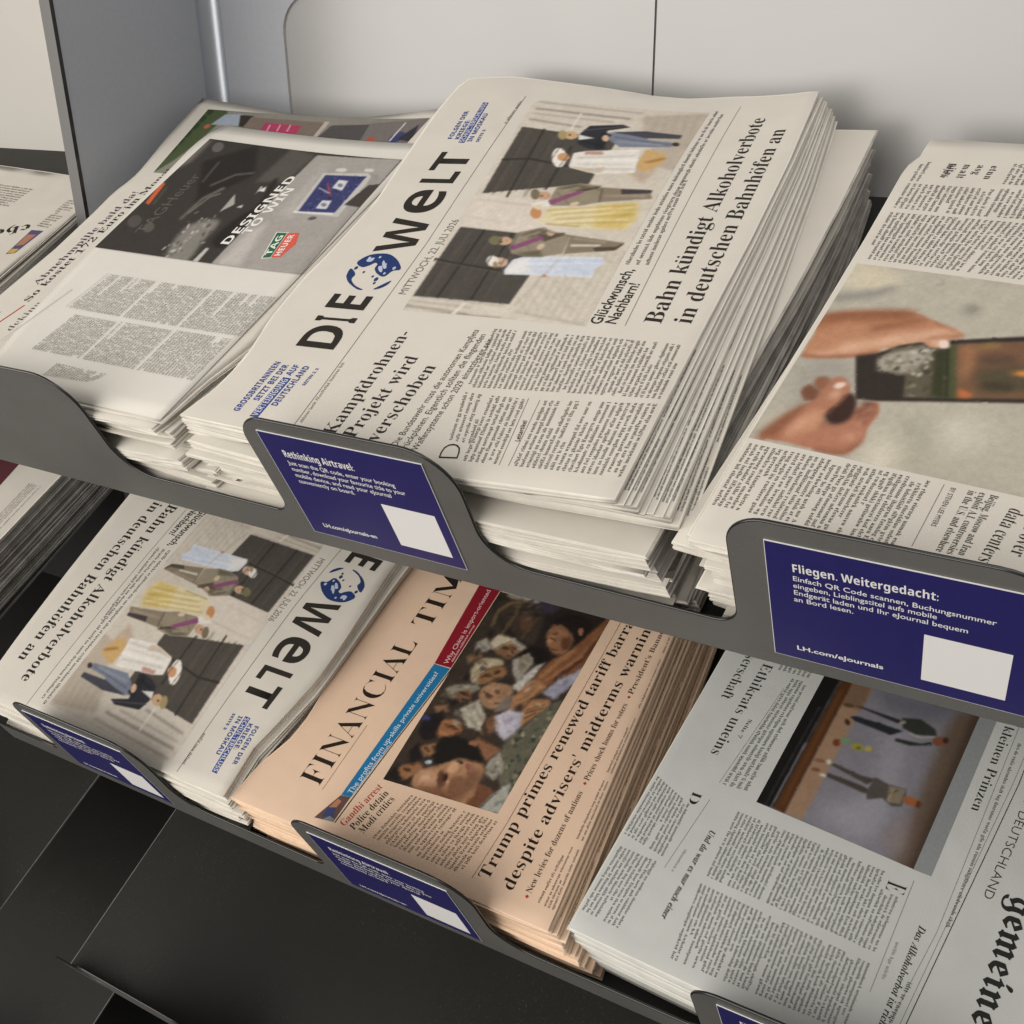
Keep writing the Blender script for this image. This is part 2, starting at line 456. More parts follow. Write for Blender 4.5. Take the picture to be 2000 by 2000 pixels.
TOP = {}
def pile(k, top, base, count, m, folds, label_top, label_rest, group, w0=0.0, w1=1.0, jit=(1.5, 1.2, 0.35), leaves=4, top_m=None, mod=None, nu_top=36, dark=()):
    """papers lying on each other from base (w0) to top (w1); the last one is the top copy"""
    out = []
    ws = np.concatenate([[0], np.cumsum(rng.uniform(0.6, 1.4, count))]); ws = w0 + (w1 - w0) * ws / ws[-1]
    th = 70.0 / count
    amp = np.array([[0.42] * 4, [0.14] * 4, [0.08] * 4, [0.18] * 4]); amp[:, [0, 3]] += 0.08
    if sum(top.c[0, :, 1]) > sum(top.c[1, :, 1]): amp = amp[::-1]
    bumps = [np.zeros((4, 4))] + [np.clip(rng.normal(0, 1, (4, 4)), -1.4, 1.4) * amp * min(th, 5.0) for _ in range(count - 1)] + [np.zeros((4, 4))]
    for i in range(count):
        lo = lerp_page(base, top, ws[i]); hi = lerp_page(base, top, ws[i + 1])
        lo.g = lo.g + bumps[i]; hi.g = hi.g + bumps[i + 1]
        last = (i == count - 1) and label_top is not None
        if not last:
            mv = dict(dx=rng.normal(0, jit[0]), dd=rng.uniform(-jit[1], jit[1] * 1.2), rot=rng.normal(0, jit[2]))
            lo = lo.moved(**mv); hi = hi.moved(dn=-rng.uniform(0.2, 0.9), **mv)
        if mod: lo, hi = mod(i, count, lo, hi)
        o = newspaper(hi, lo, (top_m if last and top_m else m), folds, nu_top if last else 18, leaves,
                      label_top if last else label_rest, group, k=1.0 if last else rng.uniform(0.5, 1.0), dark=dark)
        out.append((o, hi))
    TOP[k] = out[-1]
    return out

# upper shelf, middle: a turned-round bundle below, then copies slid towards the right
dw = PG['dw1']
b0 = flat(dw, ext=(0, 36, 9, -4))
t0 = Page(0, dw.c * 1.0, dw.g * 0.5); t0.e = dw.e
t0.c[0, 0, 2], t0.c[1, 0, 2], t0.c[0, 1, 2], t0.c[1, 1, 2] = 58, 66, 44, 60
t0.c[:, 1, 0] += [12, 41]; t0.c[:, :, 1] -= 4
pile('dw_low', t0, b0, 13, NEWS, (), None, 'folded newspaper in the lower turned round half of the globe masthead pile', 'newspapers in the globe masthead pile', leaves=4, jit=(3.0, 7.0, 0.9), dark=('q1',))  # right side darker: printed edges plus shade painted into the colour
t1 = Page(0, t0.c.copy(), t0.g.copy()); t1.e = dw.e
t1.c[0, 0, 2] += 1; t1.c[0, 1, 2] += 8; t1.c[1, :, 2] += 1
def slid(i, n, lo, hi):
    s = (n - 1 - i) * 3.6 + (rng.uniform(-1.2, 1.2) if i < n - 1 else 0)
    f = [(n - 1 - i) * 1.3, (n - 1 - i) * 0.6]
    for P in (lo, hi):
        P.c[:, 1, 0] += [s, s * 0.34]; P.c[:, 1, 1] += f; 
        P.c[:, 1, 2] -= (n - 1 - i) * 0.35
    return lo, hi
t1.c[..., :2] = dw.c[..., :2]
pw = pile('dw1', dw, t1, 10, NEWS, ('p0', 'q1'), 'uppermost newspaper with blue globe masthead and wedding party photograph beside the middle card', 'slid copy showing a strip of text under the upper globe masthead newspaper', 'newspapers in the globe masthead pile', jit=(0.3, 0.6, 0.1), leaves=3, mod=slid)

# upper shelf, left: advertisement paper
ta = PG['tag']
pile('tag', ta, flat(ta, ext=(4, 34, 0, 0)), 15, NEWS, (), 'newspaper under a half sheet advertisement showing a blue faced watch', 'folded newspaper buried under the watch advertisement copy', 'newspapers in the watch advertisement pile', leaves=4, jit=(5, 5.5, 1.2))
# upper shelf, right
ny = PG['nyt']
pile('nyt', ny, flat(ny, ext=(0, -12, 0, 0)), 16, NEWS, ('q1',), 'newspaper with a large photograph of two hands holding a phone', 'folded newspaper buried under the copy with the phone photograph', 'newspapers in the phone photograph pile', leaves=4, jit=(3, 5.0, 0.9))
# far left bay
lp = PG['lp']
pile('lp', lp, flat(lp), 4, NEWS, ('p0',), 'newspaper on the far left shelf behind the side panel with a small coloured picture', 'folded newspaper in the thin pile behind the side panel', 'newspapers in the far left bay', leaves=4, jit=(3, 2, 0.4))
lz = PG['lz']
pile('lz', lz, flat(lz), 16, NEWSD, ('p0',), 'glossy grey paper on the tall dark pile below the far left shelf', 'printed paper in the tall dark edged pile at the far left', 'papers in the dark edged pile', leaves=2, jit=(2, 2, 0.3), top_m=NEWS)
# lower shelf
d2 = PG['dw2']
pile('dw2', d2, flat(d2), 14, NEWS, (), 'upside down newspaper with globe masthead on the lower shelf', 'folded newspaper buried under the upside down globe masthead copy', 'newspapers in the upside down pile', leaves=4, jit=(2.5, 3, 0.6))
ft = PG['ft']
def slid2(i, n, lo, hi):
    s = (n - 1 - i) * 1.9
    for P in (lo, hi): P.c[:, 1, 0] += [s, s * 0.7]
    return lo, hi
TOP_FT = pile('ft', ft, flat(ft, ext=(0, -4, 0, 0)), 16, SALMON, ('q1',), 'salmon pink financial newspaper with crowd photograph on the lower shelf', 'salmon pink newspaper buried in the pile under the crowd photograph copy', 'salmon pink newspapers', leaves=4, jit=(1.4, 2.0, 0.4), mod=slid2)
fz = PG['faz']
pile('faz', fz, flat(fz), 11, NEWSG, ('p1', 'q1'), 'grey toned newspaper with blackletter masthead and stage photograph on the lower shelf', 'folded newspaper buried under the blackletter masthead copy', 'newspapers in the blackletter pile', leaves=4, jit=(1.5, 1.5, 0.3))

# ------------------------------------------------------------------ printing
SB, SA = 0x1D400, {'serif': 0x1D400, 'frak': 0x1D56C, 'sansb': 0x1D5D4, 'ital': 0x1D468}
def style_text(s, st):
    if st not in SA: return s
    b = SA[st]; o = ''
    dec = {'ü': 'u', 'ö': 'o', 'ä': 'a'}
    for ch in ''.join(dec.get(c, c) for c in s):
        if 'A' <= ch <= 'Z': o += chr(b + ord(ch) - 65)
        elif 'a' <= ch <= 'z': o += chr(b + 26 + ord(ch) - 97)
        elif ch.isdigit() and st == 'serif': o += chr(0x1D7CE + int(ch))
        elif ch.isdigit() and st == 'sansb': o += chr(0x1D7EC + int(ch))
        else: o += ch
    return o
_tc = bpy.data.curves.new('t', 'FONT'); _to = bpy.data.objects.new('t', _tc); col.objects.link(_to)
_tc.resolution_u = 3
_cache = {}
def glyphs(s, st, off=0.0):
    """triangulated outline of a line of lettering, size 1"""
    k = (s, st, off)
    if k in _cache: return _cache[k]
    def run(tx):
        _tc.body = style_text(tx, st); _tc.size = 1.0; _tc.offset = off
        bpy.context.view_layer.update()
        ev = _to.evaluated_get(bpy.context.evaluated_depsgraph_get())
        me = ev.to_mesh()
        v = np.zeros(len(me.vertices) * 3); me.vertices.foreach_get('co', v)
        f = [tuple(p.vertices) for p in me.polygons]
        v = v.reshape(-1, 3)[:, :2].copy()
        ev.to_mesh_clear()
        return v, f
    v, f = run(s)
    if st in SA:
        for i, ch in enumerate(s):
            if ch in 'üöä':
                x1 = run(s[:i + 1])[0][:, 0].max(); w = np.ptp(run(ch)[0][:, 0])
                for dx in (-0.115, 0.115):
                    t = np.arange(10) * math.pi / 5
                    d = np.stack([x1 - w / 2 + dx + 0.052 * np.cos(t), 0.60 + 0.052 * np.sin(t)], 1)
                    f = f + [tuple(range(len(v), len(v) + 10))]
                    v = np.vstack([v, d])
    _cache[k] = (v, f)
    return v, f
def capheight(st):
    return glyphs('H' if st != 'frak' else 'n', st)[0][:, 1].max()

def letters():
    _tc.resolution_u = 1
    al = 'enisratdhulcgmobwfkzvpEDSA'; fr = [17, 10, 8, 7, 7, 7, 6, 5, 5, 4, 3.5, 3, 3, 2.5, 2.5, 2, 2, 1.7, 1.2, 1.1, .8, .8, .5, .5, .5, .5]
    g = []
    for ch in al:
        v, f = glyphs(ch, 'serif', -0.004)
        v = v.copy(); v[:, 0] -= v[:, 0].min()
        g.append((v, f, v[:, 0].max()))
    _tc.resolution_u = 3; _cache.clear()
    return dict(g=g, p=np.array(fr) / sum(fr), x=glyphs('x', 'serif', 0)[0][:, 1].max())
LET = letters()

class Print:
    """ink laid on a surface. surf: f(p mm, q mm, lift mm) -> world points"""
    def __init__(s, surf, owner, warp=None):
        s.surf, s.owner, s.parts, s.warp = surf, owner, {}, warp
    def add(s, part, pq, faces, m, lift=0.16):
        if part in ('text_columns', 'rules', 'caption', 'banner', 'banner_text', 'standfirst', 'small_notice', 'pull_quote', 'masthead', 'date_line', 'lettering', 'ear_text', 'advertisement_lettering', 'pictures') or part == 'headline':
            c = np.asarray(pq, float).mean(0); lim = {'headline': 22, 'standfirst': 22, 'masthead': 75, 'banner': 60, 'rules': 6, 'ear_text': 45, 'lettering': 33, 'advertisement_lettering': 30, 'caption': 60, 'date_line': 40}.get(part, 16)
            near = [k for k, d in s.parts.items() if k.split('#')[0] == part and np.linalg.norm(d['c'] - c) < lim]
            part = near[0] if near and part != 'rules' else part + '#%d' % len(s.parts)
        d = s.parts.setdefault(part, dict(c=np.asarray(pq, float).mean(0), v=[], f=[], mi=[], mats=[], n=0))
        pq = np.asarray(pq, float)
        if s.warp is not None:
            h = np.c_[pq, np.ones(len(pq))] @ s.warp.T
            pq = h[:, :2] / h[:, 2:]
        if m not in d['mats']: d['mats'].append(m)
        k = d['mats'].index(m)
        d['v'].append(s.surf(pq[:, 0], pq[:, 1], lift))
        d['f'] += [tuple(i + d['n'] for i in f) for f in faces]
        d['mi'] += [k] * len(faces)
        d['n'] += len(pq)
    def text(s, part, t, a, b, h, m, st='sans', off=0.0, lift=0.2, frac=None):
        v, f = glyphs(t, st, off)
        w = v[:, 0].max()
        u = v[:, 0] / w; y = v[:, 1] / capheight(st) * h
        a = np.array(a, float); b = np.array(b, float)
        e = (b - a); n = np.array([e[1], -e[0]]) / np.linalg.norm(e)
        s.add(part, a + u[:, None] * e + y[:, None] * n, f, m, lift)
    def quad(s, part, pts, m, lift=0.14, n=12):
        """filled quad TL, TR, BL, BR, cut into n x n so that it lies on the curved sheet"""
        q = np.array(pts, float)
        u = np.linspace(0, 1, n + 1)
        U, V_ = np.meshgrid(u, u, indexing='ij')
        U = U.ravel()[:, None]; V_ = V_.ravel()[:, None]
        P = q[0] * (1 - U) * (1 - V_) + q[1] * U * (1 - V_) + q[2] * (1 - U) * V_ + q[3] * U * V_
        f = [(i * (n + 1) + j, i * (n + 1) + j + 1, (i + 1) * (n + 1) + j + 1, (i + 1) * (n + 1) + j) for i in range(n) for j in range(n)]
        s.add(part, P, f, m, lift)
    def rule(s, part, a, b, w, m, lift=0.17, n=12):
        a = np.array(a, float); b = np.array(b, float)
        e = b - a; nn = np.array([e[1], -e[0]]) / np.linalg.norm(e) * w / 2
        t = np.linspace(0, 1, n + 1)[:, None]
        L = a + e * t + nn; R = a + e * t - nn
        s.add(part, np.vstack([L, R]), [(i, i + 1, n + 2 + i, n + 1 + i) for i in range(n)], m, lift)
    def poly(s, part, pts, m, lift=0.2, smooth=False):
        if smooth:
            p = np.array(pts, float); o = []
            for i in range(len(p)):
                a, b, c, d = p[i - 1], p[i], p[(i + 1) % len(p)], p[(i + 2) % len(p)]
                for t in (0, 0.25, 0.5, 0.75):
                    o.append(0.5 * (2 * b + (c - a) * t + (2 * a - 5 * b + 4 * c - d) * t * t + (3 * b - a - 3 * c + d) * t ** 3))
            pts = o
        s.add(part, pts, [tuple(range(len(pts)))], m, lift)
    def block(s, part, pts, pitch, m, lift=0.2, justify=0.9, lw=None, xh=0.46, fill=0.8, skip=0.0, indent=True):
        """a column of small text, too small to be read; quad TL, TR, BL, BR"""
        q = np.array(pts, float)
        W_ = np.linalg.norm(q[1] - q[0]); H_ = np.linalg.norm(q[2] - q[0])
        nl = max(1, int(H_ / pitch)); V = []; F = []; n = 0
        sc_ = pitch * xh / LET['x']                      # mm per glyph unit
        lib = LET['g']
        for k in range(nl):
            v1 = (k + 0.8) / nl
            end = W_ * (1.0 if rng.random() < justify else rng.uniform(0.35, 0.9))
            x = pitch * 0.8 if (indent and rng.random() < 0.1) else 0.0
            line = []
            while x < end:
                for li in rng.choice(len(lib), int(rng.integers(2, 11)), p=LET['p']):
                    g, gf, w = lib[li]
                    if x + w * sc_ > end: x = end + 1; break
                    line.append((li, x)); x += (w + 0.055) * sc_
                x += 0.30 * sc_
            if not line: continue
            stretch = end / max(1e-6, line[-1][1] + lib[line[-1][0]][2] * sc_)
            stretch = min(stretch, 1.15)
            for li, x0 in line:
                g, gf, w = lib[li]
                uu = (x0 * stretch + g[:, 0] * sc_) / W_
                vv = v1 - g[:, 1] * sc_ / H_
                uu = uu[:, None]; vv = vv[:, None]
                V.append(q[0] * (1 - uu) * (1 - vv) + q[1] * uu * (1 - vv) + q[2] * (1 - uu) * vv + q[3] * uu * vv)
                F += [tuple(i + n for i in f) for f in gf]
                n += len(g)
        if V: s.add(part, np.vstack(V), F, m, lift)
    def photo(s, part, key, gain=0.9, res=1.9, quad=None, lift=0.12):
        Q, base, ops = ART[key]
        Q = np.array(quad if quad is not None else Q, float)
        W_ = np.linalg.norm(Q[1] - Q[0]); H_ = np.linalg.norm(Q[2] - Q[0])
        w, h = int(W_ * res), int(H_ * res)
        im = paint(w, h, base, ops, key)
        U, V_ = np.meshgrid(np.linspace(0, 1, w), np.linspace(0, 1, h), indexing='ij')
        U = U.ravel()[:, None]; V_ = V_.ravel()[:, None]
        P = Q[0] * (1 - U) * (1 - V_) + Q[1] * U * (1 - V_) + Q[2] * (1 - U) * V_ + Q[3] * U * V_
        if s.warp is not None:
            hh = np.c_[P, np.ones(len(P))] @ s.warp.T
            P = hh[:, :2] / hh[:, 2:]
        idx = np.arange(w * h).reshape(w, h)
        f = np.stack([idx[:-1, :-1], idx[:-1, 1:], idx[1:, 1:], idx[1:, :-1]], -1).reshape(-1, 4)
        c = np.clip(s2l(im.transpose(1, 0, 2).reshape(-1, 3)) * gain, 0.004, 0.8)
        mk(part, s.surf(P[:, 0], P[:, 1], lift), f.tolist(), PRINT, parent=s.owner, smooth=True, colr=c)
    def done(s):
        for k, d in s.parts.items():
            mk(k.split('#')[0].rstrip('s') if k.startswith('rules') else k.split('#')[0], np.vstack(d['v']), d['f'], d['mats'], parent=s.owner, midx=d['mi'], smooth=True)

def blur(a, r):
    if r <= 0: return a
    for ax in (0, 1):
        for _ in range(2):
            p = np.pad(a, [(r, r) if i == ax else (0, 0) for i in range(a.ndim)], mode='edge')
            cs = np.cumsum(p, axis=ax)
            z = np.zeros_like(np.take(cs, [0], axis=ax))
            cs = np.concatenate([z, cs], axis=ax)
            n = a.shape[ax]
            hi = np.take(cs, range(2 * r + 1, 2 * r + 1 + n), axis=ax); lo = np.take(cs, range(0, n), axis=ax)
            a = (hi - lo) / (2 * r + 1)
    return a

def paint(w, h, base, ops, key):
    """a newspaper photograph drawn as soft-edged shapes; returns h x w x 3 (0..255)"""
    r = np.random.default_rng(len(key) * 31)
    im = np.ones((h, w, 3)) * np.array(base, float)
    ss = 2
    ys, xs = np.mgrid[0:h * ss, 0:w * ss]
    X = (xs + 0.5) / (w * ss) * 1000; Y = (ys + 0.5) / (h * ss) * 1000
    for colr, soft, round_, p in ops:
        p = np.array(p, float).reshape(-1, 2)
        if round_:
            a, b, c, d = np.roll(p, 1, 0), p, np.roll(p, -1, 0), np.roll(p, -2, 0)
            p = np.stack([0.5 * (2 * b + (c - a) * t + (2 * a - 5 * b + 4 * c - d) * t * t + (3 * b - a - 3 * c + d) * t ** 3) for t in (0, 0.33, 0.67)], 1).reshape(-1, 2)
        rad = int(round(soft * w / 1000.0 * 2.2))
        x0, x1 = int(p[:, 0].min() / 1000 * w) - 2 - 2 * rad, int(p[:, 0].max() / 1000 * w) + 3 + 2 * rad
        y0, y1 = int(p[:, 1].min() / 1000 * h) - 2 - 2 * rad, int(p[:, 1].max() / 1000 * h) + 3 + 2 * rad
        x0, y0, x1, y1 = max(0, x0), max(0, y0), min(w, x1), min(h, y1)
        if x1 <= x0 or y1 <= y0: continue
        xx = X[y0 * ss:y1 * ss, x0 * ss:x1 * ss]; yy = Y[y0 * ss:y1 * ss, x0 * ss:x1 * ss]
        ins = np.zeros(xx.shape, bool)
        q = np.roll(p, -1, 0)
        for (ax, ay), (bx, by) in zip(p, q):
            if ay == by: continue
            ins ^= ((ay > yy) != (by > yy)) & (xx < (bx - ax) * (yy - ay) / (by - ay) + ax)
        m = ins.astype(float).reshape(y1 - y0, ss, x1 - x0, ss).mean((1, 3))
        m = blur(m, rad)[..., None]
        c = np.array(colr, float)
        im[y0:y1, x0:x1] = im[y0:y1, x0:x1] * (1 - m) + c * m
    d1, d2 = (blur(r.normal(0, 1, (h, w)), 2) * (3.4 if key == 'crowd' else 1.6) + blur(r.normal(0, 1, (h, w)), 1) * 0.5 for _ in range(2))
    yy, xx = np.mgrid[0:h, 0:w]
    im = im[np.clip(np.round(yy + d1), 0, h - 1).astype(int), np.clip(np.round(xx + d2), 0, w - 1).astype(int)]
    lum = im.mean(2, keepdims=True)
    im = lum + (im - lum) * 0.86
    tex = blur(r.normal(0, 1, (h, w)), 2) * 5 + blur(r.normal(0, 1, (h, w)), 1) * 1.6 + blur(r.normal(0, 1, (h, w)), 7) * 9
    im = im * (1 + (0.035 if key == 'crowd' else 0.013) * tex[..., None])
    n = blur(r.normal(0, 1, (h, w)), 1) * 5 + blur(r.normal(0, 1, (h, w)), 4) * 4 + r.normal(0, 3.0, (h, w))
    return np.clip(im + n[..., None] * (0.25 + im.mean(2, keepdims=True) / 330), 0, 255)

def page_surf(P, wp, hq):
    def f(p, q, lift):
        v = P.S(np.asarray(p) / wp, np.asarray(q) / hq)
        v[:, 2] += lift
        return Wd(v, P.t)
    return f

def homography(src, dst):
    A = []
    for (x, y), (u, v) in zip(src, dst):
        A.append([x, y, 1, 0, 0, 0, -u * x, -u * y, -u]); A.append([0, 0, 0, x, y, 1, -v * x, -v * y, -v])
    return np.linalg.svd(np.array(A))[2][-1].reshape(3, 3)

ART = {}
ART['wedding']=([(120.7, 101.9), (376.5, 74.4), (125.8, 232.5), (376.0, 224.5)],(209, 200, 187),[
((207, 198, 184), 4, 0, [33,607,0,1000,1000,1000,974,647,577,561,168,590]),
((172, 162, 148), 2, 0, [21,636,150,641,280,650,282,645,152,636,22,631]),
((172, 162, 148), 2, 0, [19,680,149,686,283,694,284,689,150,681,20,675]),
((172, 162, 148), 2, 0, [17,724,148,731,285,738,287,733,149,726,18,719]),
((172, 162, 148), 2, 0, [14,767,147,775,288,781,289,777,148,770,16,762]),
((172, 162, 148), 2, 0, [12,810,145,819,290,825,292,820,147,814,14,805]),
((172, 162, 148), 2, 0, [10,852,144,863,293,867,295,863,146,858,12,848]),
((172, 162, 148), 2, 0, [8,894,143,906,296,910,297,905,145,901,9,890]),
((172, 162, 148), 2, 0, [6,936,142,948,299,952,300,948,144,944,8,931]),
((172, 162, 148), 2, 0, [4,977,141,991,301,994,303,989,143,986,6,973]),
((176, 166, 152), 2, 0, [90,614,7,894,9,895,92,614]),
((176, 166, 152), 2, 0, [136,631,51,911,54,911,138,631]),
((176, 166, 152), 2, 0, [184,648,97,928,99,928,186,648]),
((176, 166, 152), 2, 0, [232,665,143,945,145,945,235,665]),
((176, 166, 152), 2, 0, [282,681,190,962,192,962,284,681]),
((176, 166, 152), 2, 0, [332,698,238,979,241,979,335,698]),
((176, 166, 152), 2, 0, [384,714,287,996,290,996,386,714]),
((186, 173, 157), 3, 0, [954,659,995,994,669,1013,680,903,851,743]),
((160, 146, 130), 2, 0, [967,686,785,729,784,733,966,690]),
((160, 146, 130), 2, 0, [971,739,788,781,787,785,970,743]),
((160, 146, 130), 2, 0, [975,791,791,832,790,836,973,795]),
((160, 146, 130), 2, 0, [978,843,794,883,793,887,977,847]),
((160, 146, 130), 2, 0, [981,895,797,934,796,938,979,899]),
((160, 146, 130), 2, 0, [983,947,799,985,798,989,982,951]),
((190, 170, 150), 3, 0, [781,822,742,934,595,887,639,789]),
((216, 205, 193), 3, 0, [350,41,507,45,473,687,334,581]),
((185, 174, 162), 2, 0, [474,44,462,365,466,362,478,41]),
((190, 180, 168), 2, 0, [394,49,379,352,382,350,398,46]),
((150, 140, 128), 2, 0, [16,0,1,379,8,374,24,-5]),
((150, 140, 128), 2, 0, [37,5,29,374,33,371,41,1]),
((150, 140, 128), 2, 0, [-4,2,1,561,5,559,-1,-1]),
((150, 140, 128), 2, 0, [55,11,46,542,49,540,58,8]),
((225, 216, 204), 1, 0, [-1,279,50,314,47,333,-6,302]),
((79, 74, 69), 1, 0, [58,11,351,40,332,609,55,561]),
((97, 91, 85), 2, 0, [56,87,346,121,348,114,58,79]),
((97, 91, 85), 2, 0, [54,233,331,260,333,253,57,226]),
((97, 91, 85), 2, 0, [55,411,325,435,327,427,57,404]),
((55, 50, 46), 1, 0, [56,159,340,197,344,184,60,146]),
((55, 50, 46), 1, 0, [55,350,335,363,339,351,58,337]),
((56, 51, 47), 1, 0, [207,-7,192,159,178,417,186,412,200,154,215,-12]),
((98, 92, 86), 1, 0, [200,4,173,403,175,402,203,3]),
((80, 75, 69), 1, 0, [507,45,846,27,814,612,578,606]),
((97, 91, 85), 2, 0, [503,113,841,96,844,88,506,105]),
((97, 91, 85), 2, 0, [498,302,816,262,818,254,500,294]),
((56, 51, 46), 1, 0, [493,207,841,173,845,159,497,194]),
((56, 51, 46), 1, 0, [537,398,760,391,765,377,542,385]),
((57, 52, 47), 1, 0, [667,38,680,190,640,590,649,585,690,185,676,30]),
((150, 140, 128), 2, 0, [945,37,929,610,940,604,955,31]),
((150, 140, 128), 2, 0, [885,40,862,371,871,367,894,35]),
((150, 140, 128), 2, 0, [920,40,905,523,910,521,924,37]),
((150, 140, 128), 2, 0, [985,28,971,648,976,646,990,26]),
((222, 213, 201), 1, 0, [842,324,942,322,947,309,847,310]),
((206, 214, 228), 1, 0, [186,430,228,443,245,494,265,902,243,926,213,888,181,906,171,551,167,445]),
((226, 226, 226), 2, 0, [173,440,221,448,241,524,178,591]),
((180, 195, 220), 3, 0, [221,692,235,915,249,905,235,681]),
((208, 170, 146), 1, 1, [217,425,208,427,200,422,196,408,195,390,198,370,204,353,212,342,221,339,229,345,233,359,234,377,231,397,225,414]),
((226, 222, 214), 1, 1, [219,370,209,375,200,372,195,363,195,348,198,332,206,316,215,305,225,300,234,303,239,312,239,327,236,344,228,359]),
((150, 130, 90), 1, 1, [204,377,198,381,193,381,191,378,190,372,192,365,197,358,202,352,208,349,213,349,216,352,216,357,214,364,209,371]),
((190, 120, 100), 1, 1, [174,670,172,671,169,669,168,665,168,660,169,655,170,650,173,647,175,646,178,648,179,652,179,657,178,662,177,667]),
((150, 138, 118), 1, 0, [277,385,342,381,372,507,355,574,345,676,266,685,248,582,245,494,254,413]),
((134, 121, 101), 1, 0, [346,671,334,889,330,964,297,939,266,694]),
((205, 195, 180), 1, 0, [308,698,316,854,307,856,298,705]),
((84, 74, 62), 1, 0, [302,825,312,937,332,962,321,965,297,939,286,845]),
((108, 98, 80), 2, 0, [332,399,365,484,355,565,321,472]),
((108, 98, 80), 2, 0, [255,430,276,561,250,590,245,503]),
((92, 82, 68), 1, 0, [338,496,355,637,343,637,311,553]),
((140, 76, 118), 1, 0, [279,380,336,520,322,546,267,412]),
((202, 164, 134), 1, 1, [305,380,298,381,291,374,286,360,285,340,288,320,294,303,301,292,309,291,316,298,320,313,321,332,319,352,313,369]),
((122, 117, 82), 1, 1, [304,320,295,323,288,319,284,308,283,292,286,275,292,260,300,250,309,247,316,251,321,262,321,277,318,294,312,310]),
((206, 184, 156), 1, 1, [299,564,295,568,289,570,283,567,279,561,276,554,277,545,280,538,285,533,290,532,296,534,301,540,303,548,302,556]),
((202, 170, 140), 1, 1, [348,581,344,583,339,580,337,574,336,566,338,556,342,548,346,543,351,541,355,543,358,549,359,558,357,567,353,576]),
((223, 209, 166), 1, 0, [393,463,461,459,467,593,508,914,440,950,387,930,375,694,392,510]),
((214, 189, 112), 4, 0, [483,717,511,916,436,956,384,923,387,766]),
((196, 170, 84), 3, 0, [399,794,451,914,461,904,409,784]),
((236, 222, 170), 3, 0, [425,713,482,910,490,903,433,705]),
((226, 221, 213), 1, 0, [470,359,495,434,470,481,455,408]),
((200, 140, 88), 1, 1, [434,448,422,453,413,452,407,443,407,430,411,413,420,398,431,386,442,381,452,382,458,391,458,405,454,421,445,436]),
((222, 205, 170), 1, 1, [460,433,455,435,450,431,447,423,447,413,449,402,452,392,457,386,463,385,467,388,470,396,470,406,469,417,465,427]),
((190, 172, 122), 1, 0, [383,508,381,694,389,689,391,502]),
((148, 136, 115), 1, 0, [491,446,556,446,580,559,575,682,499,725,476,631,468,482]),
((140, 126, 106), 1, 0, [567,677,569,939,529,980,497,716]),
((70, 62, 68), 1, 0, [564,794,569,956,555,957,541,809]),
((108, 98, 80), 2, 0, [551,450,576,552,562,662,543,538]),
((90, 80, 64), 1, 0, [498,723,564,696,564,689,499,716]),
((82, 72, 60), 1, 0, [536,572,562,677,572,667,546,563]),
((140, 76, 118), 1, 0, [490,446,549,585,538,608,471,471]),
((198, 158, 128), 1, 1, [515,442,506,445,498,439,494,425,493,408,496,389,502,373,510,362,519,360,527,366,531,379,532,397,529,416,523,432]),
((122, 110, 88), 1, 1, [517,376,507,381,498,381,493,374,492,362,496,349,504,335,515,325,526,319,534,320,540,327,540,338,536,352,528,366]),
((208, 188, 160), 1, 1, [490,615,485,617,479,615,473,609,468,599,466,588,467,578,470,571,475,568,481,570,487,577,491,587,494,598,493,608]),
((226, 222, 214), 1, 0, [661,436,727,418,741,474,769,768,682,797,647,810,629,616,652,452]),
((206, 166, 106), 1, 0, [699,794,770,794,748,915,707,926,650,861,674,802]),
((160, 115, 60), 2, 0, [697,841,723,921,733,913,707,833]),
((206, 186, 166), 1, 0, [661,436,654,581,668,635,637,640,635,566]),
((236, 231, 223), 1, 1, [701,394,680,406,662,407,652,397,651,380,659,357,675,333,697,314,718,302,737,301,747,310,748,328,740,352,723,375]),
((206, 150, 106), 1, 1, [706,409,697,411,689,407,685,397,684,382,687,366,693,352,702,343,711,340,718,344,723,354,724,369,721,385,714,399]),
((192, 150, 140), 1, 0, [722,488,728,586,747,573,740,475]),
((50, 50, 56), 1, 0, [835,386,878,409,898,584,886,634,858,522,757,576,755,484,773,414,799,387]),
((216, 213, 208), 1, 0, [827,375,812,482,797,398]),
((120, 128, 146), 1, 0, [845,527,869,731,857,757,822,770,813,935,790,914,774,647,802,578]),
((72, 72, 82), 1, 0, [852,549,869,731,858,934,837,933,831,755,843,657]),
((44, 44, 49), 1, 0, [852,493,836,560,753,555,761,508]),
((212, 176, 146), 1, 1, [818,560,810,563,803,562,799,556,799,547,802,537,807,528,815,521,823,517,829,519,833,524,834,533,831,543,825,553]),
((206, 167, 128), 1, 1, [822,380,812,382,804,377,798,363,797,345,800,326,807,310,816,299,826,296,834,302,840,316,841,334,838,353,831,369]),
((170, 150, 104), 1, 1, [819,313,808,318,799,318,794,311,793,301,797,288,805,275,816,265,827,260,836,261,841,267,842,278,838,291,830,304]),
((60, 55, 50), 1, 1, [806,949,801,950,797,947,795,941,795,933,796,924,800,917,804,912,809,911,813,914,816,920,816,928,814,937,811,945]),
((186, 198, 220), 2, 0, [223,520,251,908,256,904,227,516]),
((186, 198, 220), 2, 0, [203,527,221,899,225,896,207,523]),
((186, 198, 220), 2, 0, [184,550,195,901,199,898,188,547]),
((222, 230, 242), 2, 0, [214,554,238,908,244,904,220,550]),
((168, 182, 208), 3, 0, [204,739,203,890,210,886,210,735]),
((188, 160, 84), 2, 0, [444,472,492,912,497,908,449,468]),
((188, 160, 84), 2, 0, [427,512,474,932,479,928,432,508]),
((188, 160, 84), 2, 0, [406,546,452,942,457,939,411,542]),
